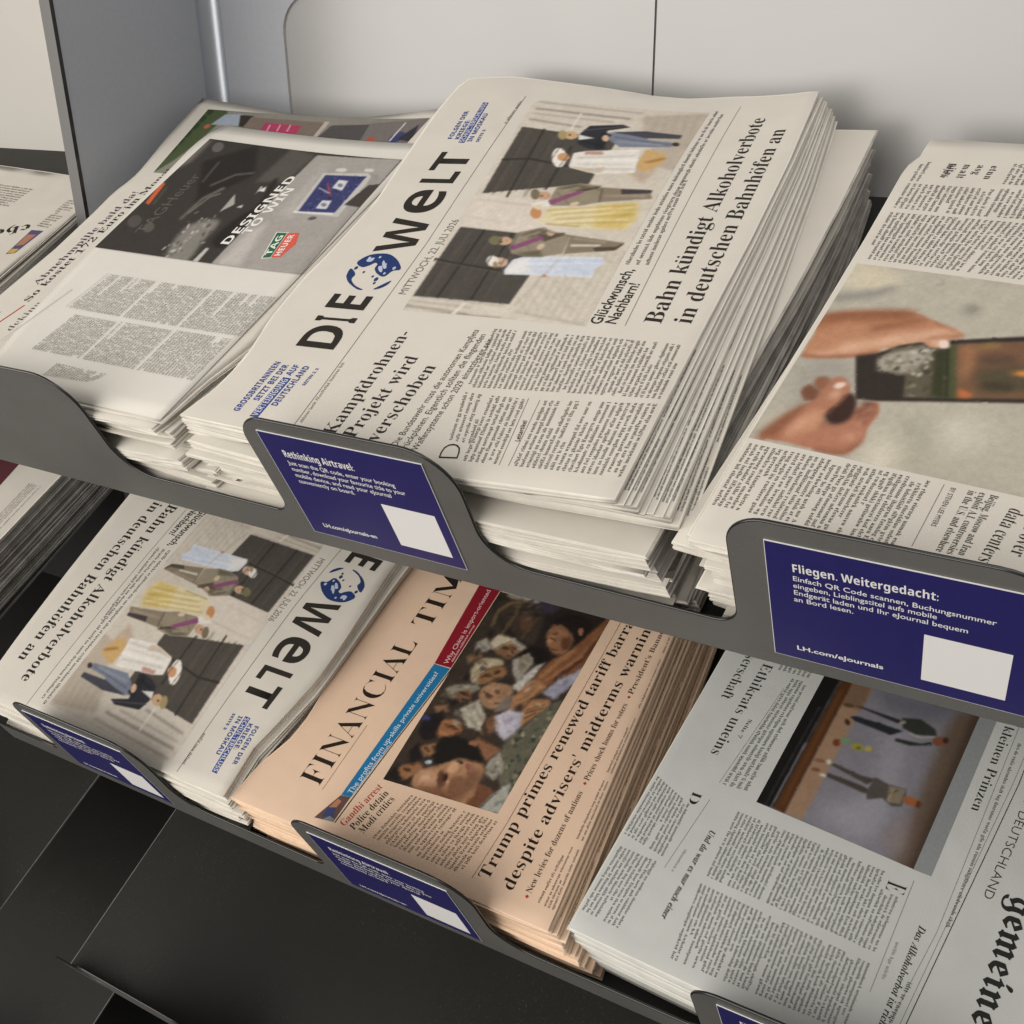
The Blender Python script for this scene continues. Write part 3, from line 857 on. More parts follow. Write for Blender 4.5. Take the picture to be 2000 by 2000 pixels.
((188, 160, 84), 2, 0, [391,602,418,935,423,931,396,599]),
((236, 224, 184), 2, 0, [434,498,474,811,479,807,439,494]),
((236, 224, 184), 2, 0, [396,562,428,919,433,916,401,559]),
((60, 50, 42), 1, 1, [298,330,296,331,295,330,294,328,294,325,295,322,296,319,297,317,299,317,300,318,301,320,301,322,301,325,299,328]),
((60, 50, 42), 1, 1, [211,389,210,390,209,389,208,387,208,385,208,382,209,380,211,378,212,378,213,378,214,380,214,382,214,385,213,387]),
((60, 48, 40), 1, 1, [511,399,509,400,508,399,507,397,507,394,507,391,508,388,510,386,512,386,513,387,514,389,514,391,514,394,512,397]),
((70, 52, 42), 1, 1, [821,338,819,339,817,338,816,336,816,333,817,330,818,327,820,325,822,325,823,325,825,327,825,330,824,333,823,336]),
((176, 124, 96), 1, 0, [310,338,296,358,298,361,312,341]),
((170, 120, 92), 1, 0, [519,419,506,435,507,439,521,422]),
((118, 106, 86), 1, 0, [310,427,272,508,274,509,313,429]),
((118, 106, 86), 1, 0, [352,544,340,675,344,673,355,543]),
((176, 164, 142), 2, 0, [323,434,349,507,354,501,329,428]),
((172, 160, 138), 2, 0, [331,699,324,878,329,875,336,696]),
((112, 100, 82), 1, 0, [530,463,474,577,476,579,533,464]),
((112, 100, 82), 1, 0, [565,596,550,692,554,691,568,595]),
((176, 164, 142), 2, 0, [538,497,558,575,564,569,544,491]),
((172, 160, 138), 2, 0, [527,722,536,943,542,939,533,718]),
((196, 190, 182), 2, 0, [701,455,729,758,735,753,708,450]),
((204, 198, 190), 2, 0, [669,487,686,776,692,772,675,483]),
((242, 238, 232), 2, 0, [686,485,708,780,715,775,693,480]),
((186, 178, 168), 2, 0, [647,530,662,792,667,789,652,527]),
((96, 104, 122), 1, 0, [823,586,799,899,804,897,829,584]),
((146, 154, 170), 2, 0, [801,611,794,867,801,864,808,607]),
((84, 84, 92), 1, 0, [847,392,888,610,892,606,852,389]),
((30, 30, 34), 2, 0, [789,431,770,547,776,545,795,429]),
((66, 61, 56), 1, 0, [59,64,265,70,266,65,60,59]),
((66, 61, 56), 1, 0, [57,151,283,153,284,148,58,147]),
((66, 61, 56), 1, 0, [55,237,301,235,302,230,56,233]),
((66, 61, 56), 1, 0, [53,322,319,316,321,311,55,317]),
((66, 61, 56), 1, 0, [52,405,338,395,339,391,53,401]),
((67, 62, 57), 1, 0, [505,80,743,86,745,82,507,75]),
((67, 62, 57), 1, 0, [514,157,755,167,757,163,515,152]),
((67, 62, 57), 1, 0, [522,232,767,247,769,243,524,228]),
((67, 62, 57), 1, 0, [530,307,779,326,781,321,532,303]),
((67, 62, 57), 1, 0, [539,381,791,403,793,399,541,376]),
((178, 168, 155), 1, 0, [82,584,27,672,28,674,83,586]),
((178, 168, 155), 1, 0, [108,626,43,729,44,731,109,628]),
((178, 168, 155), 1, 0, [134,668,59,786,61,788,135,670]),
((178, 168, 155), 1, 0, [160,710,76,842,77,844,161,711]),
((178, 168, 155), 1, 0, [186,751,92,898,93,899,188,753]),
((160, 150, 138), 2, 0, [28,611,3,989,7,987,31,609]),
((164, 154, 142), 2, 0, [50,595,247,691,250,686,52,590])])
ART['crowd']=([(58.4, 113.9), (253.5, 113.2), (65.0, 216.4), (259.5, 227.9)],(58, 48, 40),[
((40, 33, 29), 6, 0, [975,-68,996,996,612,885,750,324]),
((60, 50, 42), 4, 1, [925,33,979,196,951,437,781,535,787,368]),
((112, 92, 58), 2, 0, [810,127,887,98,944,152,971,272,985,255,957,131,893,71,812,101]),
((100, 80, 50), 2, 0, [775,243,879,255,982,238,985,214,883,231,779,219]),
((88, 72, 48), 2, 0, [780,414,917,443,921,427,784,397]),
((150, 140, 124), 2, 1, [996,221,987,219,980,204,976,177,975,145,978,114,984,89,992,76,1001,78,1008,94,1012,120,1013,152,1010,184,1004,208]),
((170, 160, 150), 2, 1, [991,396,984,390,979,366,976,328,978,285,982,244,989,214,996,200,1003,206,1009,230,1011,268,1010,311,1005,352,999,382]),
((90, 62, 46), 3, 1, [877,427,856,440,839,439,827,425,823,400,828,368,842,337,860,313,881,299,899,300,911,314,914,340,909,371,895,402]),
((60, 52, 70), 5, 1, [987,548,970,554,954,543,942,515,937,477,939,436,948,401,963,377,980,370,996,382,1008,410,1014,448,1012,489,1002,525]),
((32, 25, 21), 2, 1, [885,588,946,618,964,744,942,873,866,896,823,842]),
((142, 96, 66), 2, 1, [827,584,889,592,894,682,851,800,789,819,749,794,762,683]),
((95, 58, 38), 2, 1, [814,814,799,814,787,806,781,791,783,772,791,752,804,735,820,726,835,725,846,733,852,749,851,768,843,788,829,804]),
((175, 125, 90), 2, 1, [812,662,802,660,794,653,790,643,792,631,799,621,809,613,821,610,831,613,839,620,843,630,841,641,834,652,824,659]),
((150, 100, 70), 1, 1, [889,853,880,858,873,858,868,853,866,843,869,831,874,819,882,809,891,804,899,803,904,809,905,819,903,831,897,843]),
((160, 152, 142), 3, 0, [781,326,753,482,685,613,578,576,610,504]),
((128, 118, 98), 3, 0, [717,437,743,476,691,591,619,566]),
((188, 182, 174), 2, 0, [687,658,713,703,616,671,531,638,546,553,626,607]),
((150, 148, 166), 2, 0, [730,1004,629,998,538,925,557,807,632,866]),
((128, 80, 50), 2, 1, [988,1010,734,1000,626,856,585,803,600,688,712,728,775,824,909,919]),
((160, 108, 70), 3, 0, [610,744,706,806,786,886,799,854,718,774,621,710]),
((85, 50, 32), 3, 0, [622,854,753,980,959,1026,967,992,763,947,634,823]),
((168, 118, 80), 2, 1, [608,680,587,817,515,748,455,671,405,664,483,604,545,640]),
((120, 78, 50), 1, 0, [582,741,496,670,493,679,579,750]),
((120, 78, 50), 1, 0, [594,698,516,619,513,628,591,707]),
((162, 114, 74), 2, 1, [503,729,533,892,491,917,412,826,375,787,449,743]),
((110, 72, 46), 1, 0, [460,773,505,882,511,873,465,764]),
((97, 94, 77), 2, 1, [526,936,520,1011,258,995,143,1023,105,920,193,809,315,748,400,831]),
((152, 142, 112), 1, 1, [285,986,291,981,297,986,299,998,296,1009,290,1014,284,1009,282,997]),
((54, 62, 55), 1, 1, [190,835,191,826,196,816,202,811,205,813,205,821,200,831,194,837]),
((70, 76, 62), 1, 1, [480,945,485,937,496,934,504,938,507,947,502,955,492,959,483,954]),
((128, 122, 96), 1, 1, [301,822,302,811,308,796,317,787,322,788,321,799,315,814,306,823]),
((152, 142, 112), 1, 1, [376,1011,379,1002,387,993,395,990,399,995,396,1005,388,1013,380,1016]),
((54, 62, 55), 1, 1, [226,866,231,863,236,869,237,881,234,891,228,893,223,887,222,876]),
((70, 76, 62), 1, 1, [132,997,131,981,138,961,148,947,156,948,157,964,150,984,139,998]),
((128, 122, 96), 1, 1, [454,1022,451,1014,453,997,459,981,465,975,468,984,466,1001,460,1017]),
((152, 142, 112), 1, 1, [346,947,347,937,352,926,359,922,363,925,363,936,357,946,350,951]),
((54, 62, 55), 1, 1, [180,964,180,954,185,943,192,938,196,942,196,952,190,963,184,968]),
((70, 76, 62), 1, 1, [431,881,433,871,441,859,450,853,454,855,452,865,444,876,435,883]),
((128, 122, 96), 1, 1, [344,1002,350,991,361,987,370,993,372,1006,366,1018,355,1021,346,1015]),
((152, 142, 112), 1, 1, [349,1010,347,999,350,985,357,976,363,976,365,986,362,1000,356,1010]),
((54, 62, 55), 1, 1, [358,838,352,830,352,816,358,805,366,803,372,811,372,824,366,835]),
((70, 76, 62), 1, 1, [230,983,234,971,244,962,254,962,258,971,254,983,244,991,234,991]),
((128, 122, 96), 1, 1, [501,852,497,849,495,838,497,826,502,820,506,823,507,833,505,846]),
((152, 142, 112), 1, 1, [443,969,448,955,455,949,460,956,460,970,455,985,448,990,443,984]),
((54, 62, 55), 1, 1, [288,989,295,979,302,980,304,992,301,1007,294,1016,287,1015,284,1003]),
((70, 76, 62), 1, 1, [225,929,231,916,242,910,252,915,255,928,249,941,238,946,228,942]),
((128, 122, 96), 1, 1, [164,984,159,977,160,963,164,949,170,945,175,951,174,966,170,979]),
((152, 142, 112), 1, 1, [409,1000,418,992,427,998,432,1014,429,1031,420,1039,411,1033,406,1017]),
((54, 62, 55), 1, 1, [316,817,323,806,331,806,336,818,335,833,327,845,319,844,314,833]),
((70, 76, 62), 1, 1, [327,946,323,943,321,933,323,921,327,914,331,916,333,926,331,939]),
((128, 122, 96), 1, 1, [175,981,170,980,167,972,169,960,173,953,178,953,181,962,180,973]),
((152, 142, 112), 1, 1, [405,1040,402,1030,406,1011,413,996,420,992,423,1002,419,1021,412,1037]),
((54, 62, 55), 1, 1, [244,1082,240,1078,237,1065,238,1050,241,1042,245,1046,248,1059,247,1074]),
((70, 76, 62), 1, 1, [443,1107,437,1101,437,1084,442,1068,450,1061,456,1068,456,1085,451,1101]),
((128, 122, 96), 1, 1, [397,1033,392,1027,389,1008,390,986,395,974,400,980,403,999,402,1021]),
((152, 142, 112), 1, 1, [188,869,193,862,203,860,212,865,214,873,209,880,199,882,190,877]),
((54, 62, 55), 1, 1, [186,1012,180,1007,179,994,182,980,189,973,195,978,197,991,193,1005]),
((70, 76, 62), 1, 1, [381,907,387,906,396,917,401,933,401,945,395,945,386,934,381,918]),
((128, 122, 96), 1, 1, [186,1080,184,1072,185,1058,190,1046,195,1042,197,1049,196,1063,191,1076]),
((152, 142, 112), 1, 1, [173,1082,171,1071,175,1053,182,1037,189,1034,191,1045,187,1063,180,1079]),
((54, 62, 55), 1, 1, [178,1026,183,1021,187,1022,190,1030,188,1039,184,1044,179,1042,177,1035]),
((70, 76, 62), 1, 1, [196,885,198,874,204,865,211,864,214,871,213,882,206,891,200,892]),
((128, 122, 96), 1, 1, [443,1073,438,1063,440,1046,446,1031,454,1027,459,1036,457,1054,451,1069]),
((152, 142, 112), 1, 1, [135,993,140,979,147,975,153,982,153,996,148,1010,140,1014,135,1007]),
((54, 62, 55), 1, 1, [217,815,213,806,214,796,219,789,226,791,229,800,229,811,223,817]),
((70, 76, 62), 1, 1, [319,829,326,824,337,831,344,847,344,861,336,866,326,858,319,843]),
((128, 122, 96), 1, 1, [469,959,468,946,471,935,477,934,483,942,484,955,480,966,474,968]),
((152, 142, 112), 1, 1, [496,861,494,854,495,836,500,820,504,813,507,820,506,837,501,854]),
((54, 62, 55), 1, 1, [332,963,332,950,337,933,346,922,352,924,353,937,348,953,339,964]),
((70, 76, 62), 1, 1, [293,860,286,855,285,843,289,830,296,824,303,828,304,841,300,854]),
((128, 122, 96), 1, 1, [436,899,432,896,429,883,429,867,432,859,436,862,438,875,438,891]),
((152, 142, 112), 1, 1, [337,856,341,841,351,830,361,830,365,841,361,856,351,866,341,867]),
((54, 62, 55), 1, 1, [250,915,249,906,251,896,256,891,261,894,263,903,260,913,255,918]),
((162, 122, 90), 2, 1, [478,339,550,364,555,522,526,588,441,572,426,445]),
((45, 40, 36), 2, 0, [502,310,550,383,558,545,580,529,571,356,519,274]),
((122, 112, 102), 2, 0, [467,530,518,588,448,644,413,538]),
((100, 68, 48), 1, 1, [470,457,467,452,466,442,468,427,471,411,476,398,482,389,486,387,489,392,490,402,489,417,485,433,481,446,475,455]),
((105, 72, 52), 1, 1, [505,499,501,496,499,489,499,477,501,464,504,452,509,444,513,441,517,444,519,452,520,463,518,476,514,488,510,496]),
((178, 163, 132), 2, 1, [587,159,643,187,663,329,641,392,595,277,519,254,544,192]),
((142, 100, 66), 2, 1, [519,254,595,277,635,399,591,459,544,371,520,302]),
((88, 58, 38), 1, 1, [571,357,568,355,566,347,565,334,566,320,568,307,571,296,575,292,578,294,580,302,581,314,580,329,578,342,575,352]),
((90, 60, 40), 1, 1, [600,395,597,394,595,389,593,380,592,369,593,359,595,350,598,346,601,346,604,351,606,360,606,371,605,382,603,390]),
((188, 175, 148), 2, 1, [727,180,780,212,774,352,744,354,699,261]),
((132, 94, 64), 2, 1, [699,261,753,345,726,447,673,417,679,327]),
((80, 54, 36), 1, 1, [722,356,719,356,716,350,714,339,714,327,715,315,717,305,720,301,723,301,726,307,728,317,728,330,727,342,725,351]),
((80, 54, 36), 1, 1, [702,415,701,411,701,403,704,394,708,385,713,378,717,374,720,375,721,380,720,387,718,397,714,406,709,413,705,416]),
((152, 147, 134), 2, 0, [711,67,751,125,704,226,648,116]),
((122, 90, 62), 2, 0, [639,55,675,153,642,208,599,117]),
((140, 134, 118), 2, 1, [456,54,493,113,514,280,493,313,426,170]),
((122, 87, 60), 2, 0, [454,139,492,246,446,303,415,231]),
((70, 48, 34), 1, 1, [460,253,457,251,455,243,454,231,455,217,457,203,460,193,464,188,467,190,469,198,470,211,469,225,467,239,464,249]),
((176, 169, 151), 2, 0, [383,257,454,367,383,497,314,530,320,397]),
((120, 112, 98), 2, 0, [371,320,331,475,338,479,378,324]),
((110, 104, 92), 2, 0, [412,341,362,491,367,496,418,346]),
((120, 80, 55), 2, 0, [366,507,411,556,350,634,299,593]),
((184, 179, 194), 2, 0, [401,565,441,634,449,754,376,794,302,738,344,609]),
((140, 134, 150), 2, 0, [401,622,340,747,344,755,405,630]),
((30, 26, 28), 2, 1, [256,40,336,54,328,197,239,219,215,123]),
((152, 97, 62), 2, 1, [253,195,326,199,331,337,289,374,249,288]),
((90, 55, 36), 1, 1, [299,324,296,322,294,313,293,300,293,284,295,269,299,259,302,254,306,256,308,264,309,278,308,293,306,308,303,319]),
((55, 58, 112), 3, 1, [314,76,308,79,302,74,298,63,296,48,296,32,299,17,304,8,310,5,316,10,320,21,322,36,322,52,319,67]),
((140, 100, 70), 2, 0, [370,49,393,139,363,188,343,112]),
((30, 26, 26), 2, 0, [144,69,198,109,145,243,109,145]),
((142, 97, 67), 2, 0, [180,130,219,253,170,295,139,208]),
((46, 38, 33), 3, 0, [1,4,89,44,32,233,0,190]),
((150, 100, 64), 2, 1, [64,65,110,177,94,252,43,204,23,146]),
((90, 58, 38), 1, 1, [71,172,68,171,65,164,63,153,62,140,63,127,65,116,68,111,71,112,74,118,76,129,76,143,76,156,74,166]),
((170, 190, 205), 1, 1, [129,304,125,305,121,300,117,290,115,276,115,262,117,250,120,243,124,242,129,247,132,257,135,270,135,284,133,296]),
((142, 94, 64), 2, 0, [286,512,263,755,197,700,217,633]),
((150, 145, 130), 2, 0, [186,712,258,753,199,844,127,835,147,738]),
((30, 25, 22), 2, 1, [149,275,247,263,264,473,210,648,179,645,161,458,121,390]),
((150, 96, 66), 1, 1, [263,561,256,563,250,558,245,545,243,528,243,510,246,495,251,485,257,483,263,489,268,501,270,518,270,536,268,551]),
((168, 121, 85), 2, 1, [24,235,84,238,119,345,164,454,179,493,180,672,154,727,95,732,81,853,2,833,-13,695,-6,484,0,302]),
((112, 70, 46), 3, 1, [95,732,79,887,-2,843,-9,721,48,752]),
((198, 150, 116), 5, 1, [43,435,31,428,23,406,21,375,25,340,34,307,47,285,60,276,72,284,80,305,82,337,78,372,69,404,56,427]),
((96, 62, 44), 2, 1, [75,476,59,484,47,485,40,478,39,465,45,449,56,432,71,417,86,409,99,408,106,415,107,428,101,445,89,462]),
((60, 38, 28), 1, 1, [80,464,73,468,67,468,63,465,63,458,66,450,71,441,78,435,86,431,92,430,95,434,96,440,93,449,87,457]),
((200, 152, 116), 2, 1, [124,519,115,511,108,498,107,482,110,465,118,452,128,444,139,444,149,452,155,465,157,481,153,498,146,511,135,519]),
((120, 76, 60), 1, 0, [161,560,112,632,115,643,164,572]),
((130, 88, 62), 3, 1, [60,642,41,643,26,632,18,612,19,585,28,557,44,534,64,521,83,519,99,530,107,551,106,578,96,606,80,629]),
((60, 42, 32), 2, 1, [167,512,163,514,160,512,157,506,156,497,156,488,158,480,161,475,164,473,168,476,170,482,172,490,172,499,170,507]),
((166, 166, 156), 2, 0, [77,888,141,958,7,1064,-5,840]),
((90, 90, 86), 1, 0, [4,850,79,905,82,894,7,838]),
((62, 42, 30), 2, 0, [724,274,718,362,726,359,732,271]),
((62, 42, 30), 1, 0, [731,366,725,420,731,419,737,365]),
((84, 46, 38), 1, 0, [682,367,684,421,689,417,687,363]),
((168, 124, 88), 2, 0, [709,348,697,399,702,401,715,350]),
((128, 112, 86), 1, 0, [699,247,760,349,766,338,705,236]),
((66, 44, 32), 1, 0, [552,281,572,315,577,304,557,270]),
((66, 44, 32), 1, 0, [583,365,602,398,607,387,589,354]),
((52, 38, 30), 2, 0, [551,382,575,441,582,430,557,371]),
((176, 132, 92), 2, 0, [562,331,549,367,553,372,567,335]),
((126, 112, 88), 1, 0, [559,209,629,254,632,245,561,199]),
((126, 112, 88), 1, 0, [534,221,600,261,603,251,537,212]),
((205, 190, 160), 2, 0, [592,209,649,330,654,321,597,200]),
((140, 62, 52), 1, 0, [624,232,618,268,624,269,631,233]),
((82, 54, 38), 1, 0, [491,361,479,454,485,453,498,360]),
((190, 150, 116), 2, 0, [513,386,515,463,520,460,517,383]),
((186, 144, 110), 2, 0, [465,443,451,480,456,486,470,449]),
((92, 56, 46), 1, 0, [447,500,457,540,462,533,452,493]),
((140, 104, 78), 2, 0, [510,497,488,598,495,600,517,499]),
((60, 42, 30), 1, 0, [460,177,456,227,462,225,466,175]),
((60, 42, 30), 1, 0, [455,252,452,286,457,285,460,250]),
((46, 34, 26), 1, 0, [430,232,431,287,437,283,437,228]),
((112, 104, 90), 1, 0, [478,129,496,291,502,285,484,124]),
((112, 104, 90), 1, 0, [441,98,415,176,420,181,447,103]),
((66, 40, 28), 2, 0, [303,214,291,289,298,290,310,215]),
((66, 40, 28), 1, 0, [296,307,291,345,297,344,302,307]),
((90, 50, 40), 1, 0, [273,344,288,372,293,363,277,335]),
((180, 122, 82), 2, 0, [262,215,258,299,268,295,271,211]),
((176, 120, 80), 2, 0, [307,200,315,219,320,209,312,190]),
((64, 42, 30), 1, 0, [180,170,164,227,170,231,186,174]),
((64, 42, 30), 1, 0, [193,219,182,270,187,273,198,221]),
((170, 118, 84), 2, 0, [156,240,176,283,180,274,161,231]),
((62, 40, 28), 1, 0, [68,106,59,169,65,170,74,107]),
((62, 40, 28), 1, 0, [86,156,99,191,103,183,91,148]),
((178, 122, 80), 2, 0, [41,159,54,209,60,201,47,150]),
((72, 46, 32), 1, 0, [821,624,812,680,818,680,828,624]),
((72, 46, 32), 1, 0, [838,628,854,666,858,660,842,622]),
((84, 50, 40), 1, 0, [768,681,767,737,773,734,774,678]),
((168, 118, 84), 2, 0, [864,643,841,759,849,760,872,644]),
((96, 60, 40), 1, 0, [571,736,459,676,457,684,569,744]),
((96, 60, 40), 1, 0, [569,785,467,730,465,738,567,792]),
((196, 146, 104), 2, 0, [589,672,495,609,493,616,587,679]),
((200, 150, 108), 2, 0, [587,745,483,683,481,691,584,752]),
((196, 146, 100), 2, 0, [471,777,516,887,520,880,475,770]),
((92, 58, 38), 1, 0, [443,774,488,884,492,877,447,767]),
((92, 58, 38), 1, 0, [418,792,460,851,463,843,422,784]),
((168, 114, 76), 2, 0, [606,788,771,956,778,939,613,771]),
((150, 98, 64), 2, 0, [760,938,949,1013,955,994,765,919]),
((118, 112, 100), 1, 0, [714,93,681,209,686,212,719,95]),
((214, 208, 200), 2, 1, [627,660,622,662,615,656,612,646,615,640,621,642,627,651]),
((150, 144, 136), 2, 1, [606,585,600,591,588,590,580,584,582,577,592,574,603,578]),
((214, 208, 200), 2, 1, [600,650,594,646,585,630,579,615,581,612,589,623,597,639]),
((150, 144, 136), 2, 1, [577,625,572,632,563,632,558,625,559,617,567,614,575,617]),
((214, 208, 200), 2, 1, [580,636,574,641,566,636,562,625,565,617,573,616,580,625]),
((150, 144, 136), 2, 1, [600,673,594,675,586,669,581,659,583,653,591,655,598,664]),
((214, 208, 200), 2, 1, [642,538,637,544,626,547,617,544,618,538,627,533,638,533]),
((150, 144, 136), 2, 1, [613,648,607,652,594,653,584,651,585,646,595,643,608,644]),
((214, 208, 200), 2, 1, [619,589,615,595,609,598,604,595,605,588,610,582,617,583]),
((150, 144, 136), 2, 1, [581,673,577,676,571,673,567,667,569,661,575,661,580,666]),
((214, 208, 200), 2, 1, [567,693,561,696,551,692,544,684,546,677,555,678,565,685]),
((150, 144, 136), 2, 1, [635,680,629,675,626,657,627,640,632,636,637,648,638,667]),
((176, 174, 190), 2, 1, [647,918,642,921,637,916,636,908,639,901,645,902,648,910]),
((112, 110, 126), 2, 1, [642,945,635,948,624,939,618,925,622,917,632,921,641,933]),
((176, 174, 190), 2, 1, [604,869,599,873,590,872,584,867,585,861,593,859,601,863]),
((112, 110, 126), 2, 1, [615,954,611,965,599,978,589,985,588,978,597,965,609,954]),
((176, 174, 190), 2, 1, [644,889,637,898,622,903,611,899,612,890,624,883,639,882]),
((112, 110, 126), 2, 1, [668,844,661,855,646,872,633,882,633,878,644,862,660,847]),
((176, 174, 190), 2, 1, [674,982,668,988,656,990,648,987,648,981,658,977,669,977]),
((112, 110, 126), 2, 1, [654,914,648,923,633,934,621,939,621,934,633,923,648,914]),
((176, 174, 190), 2, 1, [659,910,654,917,645,920,638,916,639,909,647,903,655,904]),
((112, 110, 126), 2, 1, [665,894,662,900,654,906,648,907,647,903,654,897,661,893]),
((176, 174, 190), 2, 1, [636,912,633,919,626,924,621,923,621,918,626,911,633,909]),
((112, 110, 126), 2, 1, [570,938,565,946,555,949,547,946,548,938,556,932,566,931]),
((208, 204, 214), 2, 1, [356,765,354,774,348,783,342,785,341,779,345,769,352,762]),
((138, 132, 150), 2, 1, [419,686,415,697,403,711,393,718,392,711,400,697,412,686]),
((208, 204, 214), 2, 1, [392,685,386,697,372,707,361,708,361,699,372,687,386,681]),
((138, 132, 150), 2, 1, [396,682,392,692,381,708,371,717,370,714,379,700,390,685]),
((208, 204, 214), 2, 1, [402,624,394,632,378,633,367,626,368,617,382,612,397,615]),
((138, 132, 150), 2, 1, [386,760,381,767,371,768,364,764,365,756,373,752,383,753]),
((208, 204, 214), 2, 1, [355,669,355,682,348,705,340,720,336,717,340,697,349,676]),
((138, 132, 150), 2, 1, [377,740,369,747,353,748,341,743,342,736,355,731,371,733]),
((208, 204, 214), 2, 1, [347,744,346,752,341,763,336,767,334,762,337,752,343,744]),
((138, 132, 150), 2, 1, [401,678,395,685,384,691,374,693,374,688,384,681,395,676]),
((208, 204, 214), 2, 1, [378,738,371,741,359,740,350,734,351,728,362,727,373,732]),
((138, 132, 150), 2, 1, [355,607,352,619,342,640,332,653,331,650,338,632,349,613]),
((200, 194, 178), 2, 1, [388,427,388,415,393,387,399,365,401,365,398,388,392,416]),
((120, 112, 98), 2, 1, [406,384,410,371,422,348,433,331,434,334,425,355,413,376]),
((200, 194, 178), 2, 1, [351,417,352,408,357,396,362,389,364,393,362,404,356,415]),
((120, 112, 98), 2, 1, [406,363,405,357,406,344,409,333,412,333,412,344,410,357]),
((200, 194, 178), 2, 1, [367,392,365,382,366,361,371,344,376,343,377,360,373,382]),
((120, 112, 98), 2, 1, [347,413,352,403,363,388,373,380,374,384,365,398,353,410]),
((200, 194, 178), 2, 1, [420,350,420,340,425,321,431,307,433,308,430,324,424,343]),
((120, 112, 98), 2, 1, [380,384,382,374,389,359,396,350,398,354,393,367,385,381]),
((200, 194, 178), 2, 1, [384,400,386,390,394,381,401,379,402,387,396,398,388,404]),
((120, 112, 98), 2, 1, [389,345,391,333,400,318,408,310,410,316,404,331,395,344]),
((200, 194, 178), 2, 1, [341,483,341,473,346,464,352,462,354,469,351,480,345,486]),
((120, 112, 98), 2, 1, [426,363,424,352,425,326,428,304,430,303,431,324,429,350]),
((178, 168, 146), 2, 1, [687,513,689,503,697,491,705,486,706,491,701,503,692,513]),
((98, 90, 76), 2, 1, [635,544,638,535,645,522,652,515,654,518,648,530,640,542]),
((178, 168, 146), 2, 1, [657,495,662,487,673,478,682,474,682,479,673,488,662,495]),
((98, 90, 76), 2, 1, [655,533,662,530,676,535,684,546,682,553,670,552,658,544]),
((178, 168, 146), 2, 1, [713,499,709,497,705,487,706,475,709,470,714,477,716,489]),
((98, 90, 76), 2, 1, [668,569,666,558,671,537,678,521,682,523,680,541,674,562]),
((178, 168, 146), 2, 1, [695,506,695,495,701,476,709,465,713,469,709,485,701,502]),
((98, 90, 76), 2, 1, [697,508,695,502,696,486,700,473,703,472,703,485,700,501]),
((178, 168, 146), 2, 1, [705,518,709,510,719,499,727,493,728,496,720,507,710,517]),
((98, 90, 76), 2, 1, [683,519,687,503,700,476,713,457,716,461,706,486,692,512]),
((178, 168, 146), 2, 1, [671,578,669,564,673,533,680,508,685,508,684,533,678,564]),
((98, 90, 76), 2, 1, [625,566,628,555,637,536,646,524,648,528,641,544,632,561]),
((176, 170, 156), 2, 1, [157,864,162,850,174,828,186,814,188,819,178,840,165,859]),
((84, 78, 70), 2, 1, [184,767,188,756,198,747,206,747,206,756,199,767,189,772]),
((176, 170, 156), 2, 1, [164,803,163,795,164,777,168,762,171,762,171,777,168,795]),
((84, 78, 70), 2, 1, [195,796,195,786,200,764,205,748,207,749,204,767,199,788]),
((176, 170, 156), 2, 1, [197,810,195,799,199,779,206,764,210,767,208,784,202,803]),
((84, 78, 70), 2, 1, [170,835,164,829,158,807,156,785,161,780,167,795,172,820]),
((176, 170, 156), 2, 1, [142,845,147,833,160,815,172,804,173,809,163,826,149,842]),
((84, 78, 70), 2, 1, [172,803,176,792,186,780,196,776,197,784,189,797,178,805]),
((176, 170, 156), 2, 1, [196,801,198,788,207,764,216,746,218,748,211,769,201,792]),
((84, 78, 70), 2, 1, [154,794,155,784,160,771,166,764,169,769,165,781,159,792]),
((176, 170, 156), 2, 1, [187,777,188,762,196,734,206,715,210,719,204,743,194,769]),
((84, 78, 70), 2, 1, [143,875,143,867,146,857,151,853,154,858,152,868,147,876]),
((190, 190, 180), 2, 1, [62,956,55,966,41,974,30,975,30,967,41,957,55,952]),
((110, 110, 104), 2, 1, [60,965,57,975,49,985,41,986,40,978,47,967,55,961]),
((190, 190, 180), 2, 1, [49,982,42,984,32,976,26,964,28,957,37,960,46,971]),
((110, 110, 104), 2, 1, [56,960,49,964,36,961,27,952,28,945,39,944,52,951]),
((190, 190, 180), 2, 1, [28,1002,21,1006,7,1006,-3,1000,-3,995,9,993,22,996]),
((110, 110, 104), 2, 1, [70,968,66,979,55,992,45,997,44,990,52,977,64,967]),
((190, 190, 180), 2, 1, [65,945,60,955,49,962,40,962,40,954,49,945,60,941]),
((110, 110, 104), 2, 1, [52,944,48,946,44,940,42,931,44,926,49,928,52,937]),
((190, 190, 180), 2, 1, [30,951,28,960,22,968,16,970,15,963,19,953,26,948]),
((110, 110, 104), 2, 1, [46,942,41,947,31,952,23,952,23,948,31,943,42,940]),
((190, 190, 180), 2, 1, [64,920,60,927,51,933,44,934,44,929,51,922,60,917]),
((110, 110, 104), 2, 1, [50,958,47,967,39,974,32,974,32,968,38,959,46,954]),
((170, 162, 146), 2, 1, [358,327,363,315,377,294,389,281,391,286,380,305,366,323]),
((80, 72, 62), 2, 1, [342,312,342,298,346,267,351,241,354,241,352,267,347,298]),
((170, 162, 146), 2, 1, [318,341,318,326,325,298,333,276,337,278,333,302,325,330]),
((80, 72, 62), 2, 1, [338,312,340,301,347,288,355,284,357,291,351,304,343,314]),
((170, 162, 146), 2, 1, [354,266,358,255,370,244,380,240,380,247,371,259,360,268]),
((80, 72, 62), 2, 1, [314,339,314,329,319,318,324,315,327,321,324,332,318,340]),
((170, 162, 146), 2, 1, [351,320,353,308,362,286,370,271,372,274,366,293,357,314]),
((80, 72, 62), 2, 1, [375,303,372,294,370,270,371,250,374,247,377,266,377,291]),
